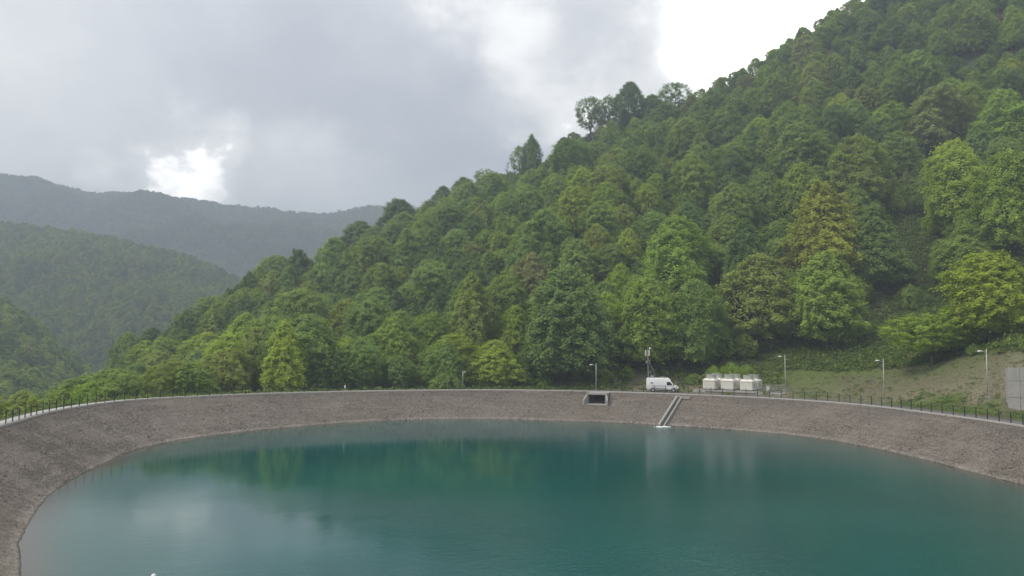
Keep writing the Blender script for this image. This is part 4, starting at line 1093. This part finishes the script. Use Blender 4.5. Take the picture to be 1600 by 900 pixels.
# ------------------------------------------------------------------ cooling units on a concrete pad
YAWU = math.radians(-34)
fx = [unproj(1108, 609.3, .45), unproj(1136.5, 610.1, .45), unproj(1166.5, 611.3, .45)]
lxv = Vector((math.cos(YAWU), math.sin(YAWU), 0)); lyv = Vector((-math.sin(YAWU), math.cos(YAWU), 0))
PAD0 = fx[1]+lyv*1.15; PADX, PADY = PAD0.x, PAD0.y
pad = tag(empty('concrete_pad', (PADX, PADY, 0), YAWU), 'stepped concrete pad carrying the ivory cooling units', 'platform')
MB().box((-.2, 1.75, .12), (12.0, 8.2, .66)).build('slab', M_CONC, pad, bevel=.02)
MB().box((8.0, .6, .04), (4.4, 5.0, .50)).build('lower_slab', M_CONC, pad, bevel=.02)
MB().box((-4.9, -2.75, .10), (2.4, .7, .24)).build('step', M_CONC_PALE, pad)
MB().box((0.6, -2.44, .34), (9.6, .16, .20)).build('edge_beam', M_CONC_PALE, pad)
for k in range(8): MB().box((-3.6+k*1.3, -2.43, .10), (.12, .12, .30)).build('rib', M_DARKCONC, pad)
def world_pad(lx, ly): return PAD0+lxv*lx+lyv*ly
def unit():
    u = empty('cooling_unit', (0, 0, 0)); W, D, Hh = 2.35, 2.3, 1.66
    MB().box((0, 0, Hh/2+.12), (W, D, Hh-.12)).build('housing', M_UNIT, u, bevel=.02)
    MB().box((0, 0, .07), (W-.25, D-.25, .14)).build('plinth', M_GREY, u)
    for k in range(4): MB().box((-W/2+.29+k*.59, -D/2-.012, Hh/2+.14), (.54, .03, Hh-.34)).build('panel', M_UNIT, u, bevel=.006)
    for k in range(3): MB().box((W/2+.012, -D/2+.42+k*.74, Hh/2+.14), (.03, .66, Hh-.34)).build('panel', M_UNIT, u, bevel=.006)
    MB().box((0, 0, Hh+.10), (W+.16, D+.16, .08)).box((0, 0, Hh+.32), (W+.12, D+.12, .36), tap=.70).build('hipped_lid', M_UNITTOP, u, bevel=.012)
    dm = MB(); n = 28; vs, fs = [], []
    for (r, z) in ((.90, Hh+.44), (.90, Hh+1.18), (.96, Hh+1.20), (.96, Hh+1.27), (.86, Hh+1.27), (.84, Hh+.70)):
        vs += [(r*math.cos(6.2832*i/n), r*math.sin(6.2832*i/n), z) for i in range(n)]
    for j in range(5): fs += [(j*n+i, j*n+(i+1) % n, (j+1)*n+(i+1) % n, (j+1)*n+i) for i in range(n)]
    fs.append(tuple(range(5*n, 6*n)))
    d = dm.add(vs, fs).build('fan_drum', M_DRUM, u)
    for k in range(14):
        a = 6.2832*k/14; MB().box((.915*math.cos(a), .915*math.sin(a), Hh+.80), (.03, .05, .70), rz=a).build('rib', M_DRUM, d)
    for k in range(5):
        a = 6.2832*k/5; MB().box((.42*math.cos(a), .42*math.sin(a), Hh+.98), (.78, .2, .03), rz=a).build('fan_blade', M_BLACK, d)
    MB().tube([(W/2+.10, -.3, .7), (W/2+.10, -.3, 1.4)], .06, 8).build('pipe', M_GREY, u)
    return u
U0 = unit()
names = ['left ivory cooling unit of the front row with drum on top', 'middle ivory cooling unit of the front row with drum on top', 'right ivory cooling unit of the front row with drum on top',
         'rear ivory cooling unit behind the left front one', 'rear ivory cooling unit behind the middle front one', 'rear ivory cooling unit farthest right, lid fully in view']
upos = []
for k in range(3): upos.append(tuple((fx[k]+lyv*1.15)[:2]))
for k in range(3): upos.append(tuple((fx[k]+lyv*4.55)[:2]))
for k, (ux, uy) in enumerate(upos):
    o = U0 if k == 0 else dup_tree(U0, (0, 0, 0), 0)
    o.location = (ux, uy, .452); o.rotation_euler = (0, 0, YAWU-math.radians(4)); tag(o, names[k], 'cooling unit', 'ivory cooling units on the concrete pad')
# railing at the right of the pad
rl = tag(empty('railing', (*world_pad(5.4, 2.0)[:2], .45), YAWU), 'grey steel railing at the right end of the concrete pad', 'railing')
rp0 = MB().box((0, 0, .55), (.05, .05, 1.1)).build('post', M_GREY, rl)
segs = [((0, 0), (4.6, 0)), ((0, 1.9), (4.6, 1.9)), ((4.6, 0), (4.6, 1.9))]
first = True
for (a, b) in segs:
    a = Vector((*a, 0)); b = Vector((*b, 0)); n = max(2, int((b-a).length/.95)+1)
    for k in range(n):
        q = a.lerp(b, k/(n-1)); o = rp0 if first else rp0.copy()
        if not first: COL.objects.link(o); o.parent = rl
        first = False; o.location = q
    for z in (1.1, .75, .40): MB().tube([a+Vector((0, 0, z)), b+Vector((0, 0, z))], .028, 6).build('rail', M_GREY, rl)
wk = MB().box((2.3, .95, -.04), (4.7, 1.9, .07)).build('walk_grating', M_GREY, rl)
eb = tag(empty('electrical_cabinet', (*world_pad(6.9, 1.2)[:2], .29), YAWU), 'small grey electrical cabinet beside the railing on the pad', 'cabinet')
MB().box((0, 0, .62), (.7, .4, 1.15)).build('housing', M_GREY, eb, bevel=.02); MB().box((0, -.21, .62), (.6, .03, 1.0)).build('door', M_DRUM, eb)

# ------------------------------------------------------------------ concrete retaining wall, far right
wl = Vector((unproj(1572, 600, 3).x, 0, 0)); W0 = Vector(((1571.5-800)/F*107.2, 107.2, .2)); wyaw = math.radians(-7)
rw = tag(empty('retaining_wall', W0, wyaw), 'pale concrete retaining wall with panel joints at the right frame edge', 'wall')
MB().box((7.0, .32, 2.9), (14.0, .5, 6.2)).build('core', M_CONC, rw)
MB().box((7.0, .055, 2.9), (13.8, .03, 5.9)).build('joint_backing', M_CONC, rw)
rows_ = [(-.25, 2.05), (2.08, 4.25), (4.28, 6.1)]
for (z0_, z1_) in rows_:
    for k in range(9):
        x0 = k*1.56; MB().box((x0+.78, .02, (z0_+z1_)/2), (1.50, .11, z1_-z0_-.03)).build('panel', M_CONC_PALE, rw, bevel=.006)
tie = MB()
for zz in (.5, 1.5, 2.6, 3.7, 4.8):
    for k in range(18): tie.tube([(.39+k*.78, -.038, zz), (.39+k*.78, -.046, zz)], .045, 8)
o = tie.build('tie_hole', M_DARKCONC, rw); o['kind'] = 'stuff'  # dark discs on the panel face stand in for shaded recesses

# ------------------------------------------------------------------ float near the lower edge of the view
bp_ = unproj(240, 901, WZ)
by_ = tag(empty('float_buoy', (bp_.x, bp_.y, WZ)), 'small white float with a rounded top near the lower left', 'buoy')
MB().tube([(0, 0, -.12), (0, 0, .0), (0, 0, .10), (0, 0, .16)], [.10, .15, .13, .05], 14).build('body', M_WHITE, by_, smooth=True)
MB().tube([(0, 0, -.01), (0, 0, .02)], [.165, .165], 14).build('collar', M_BLACK, by_)

# ------------------------------------------------------------------ haze
lo, hi = np.array((1e9,)*3), np.array((-1e9,)*3)
for o in (ground, hill_mid, hill_near, hill_far):
    a = np.empty(len(o.data.vertices)*3, np.float32); o.data.vertices.foreach_get('co', a); a = a.reshape(-1, 3); lo = np.minimum(lo, a.min(0)); hi = np.maximum(hi, a.max(0))
lo -= (30, 30, 2); hi += (30, 30, 26); print('haze', lo, hi)
hb = MB().box(tuple((lo+hi)/2), tuple(hi-lo)); hz_o = hb.build('haze', M_WHITE); hz_o.data.materials.clear()
def haze(N, out):
    v = N.n('ShaderNodeVolumePrincipled', {'Color': (.74, .86, 1.0, 1), 'Density': 7.6e-4, 'Anisotropy': .2})
    N.link(v.outputs[0], out.inputs['Volume'])
hz_o.data.materials.append(mat('haze_air', haze)); hz_o['kind'] = 'stuff'; hz_o['label'] = 'thin pale haze filling the valley air'; hz_o['category'] = 'haze'
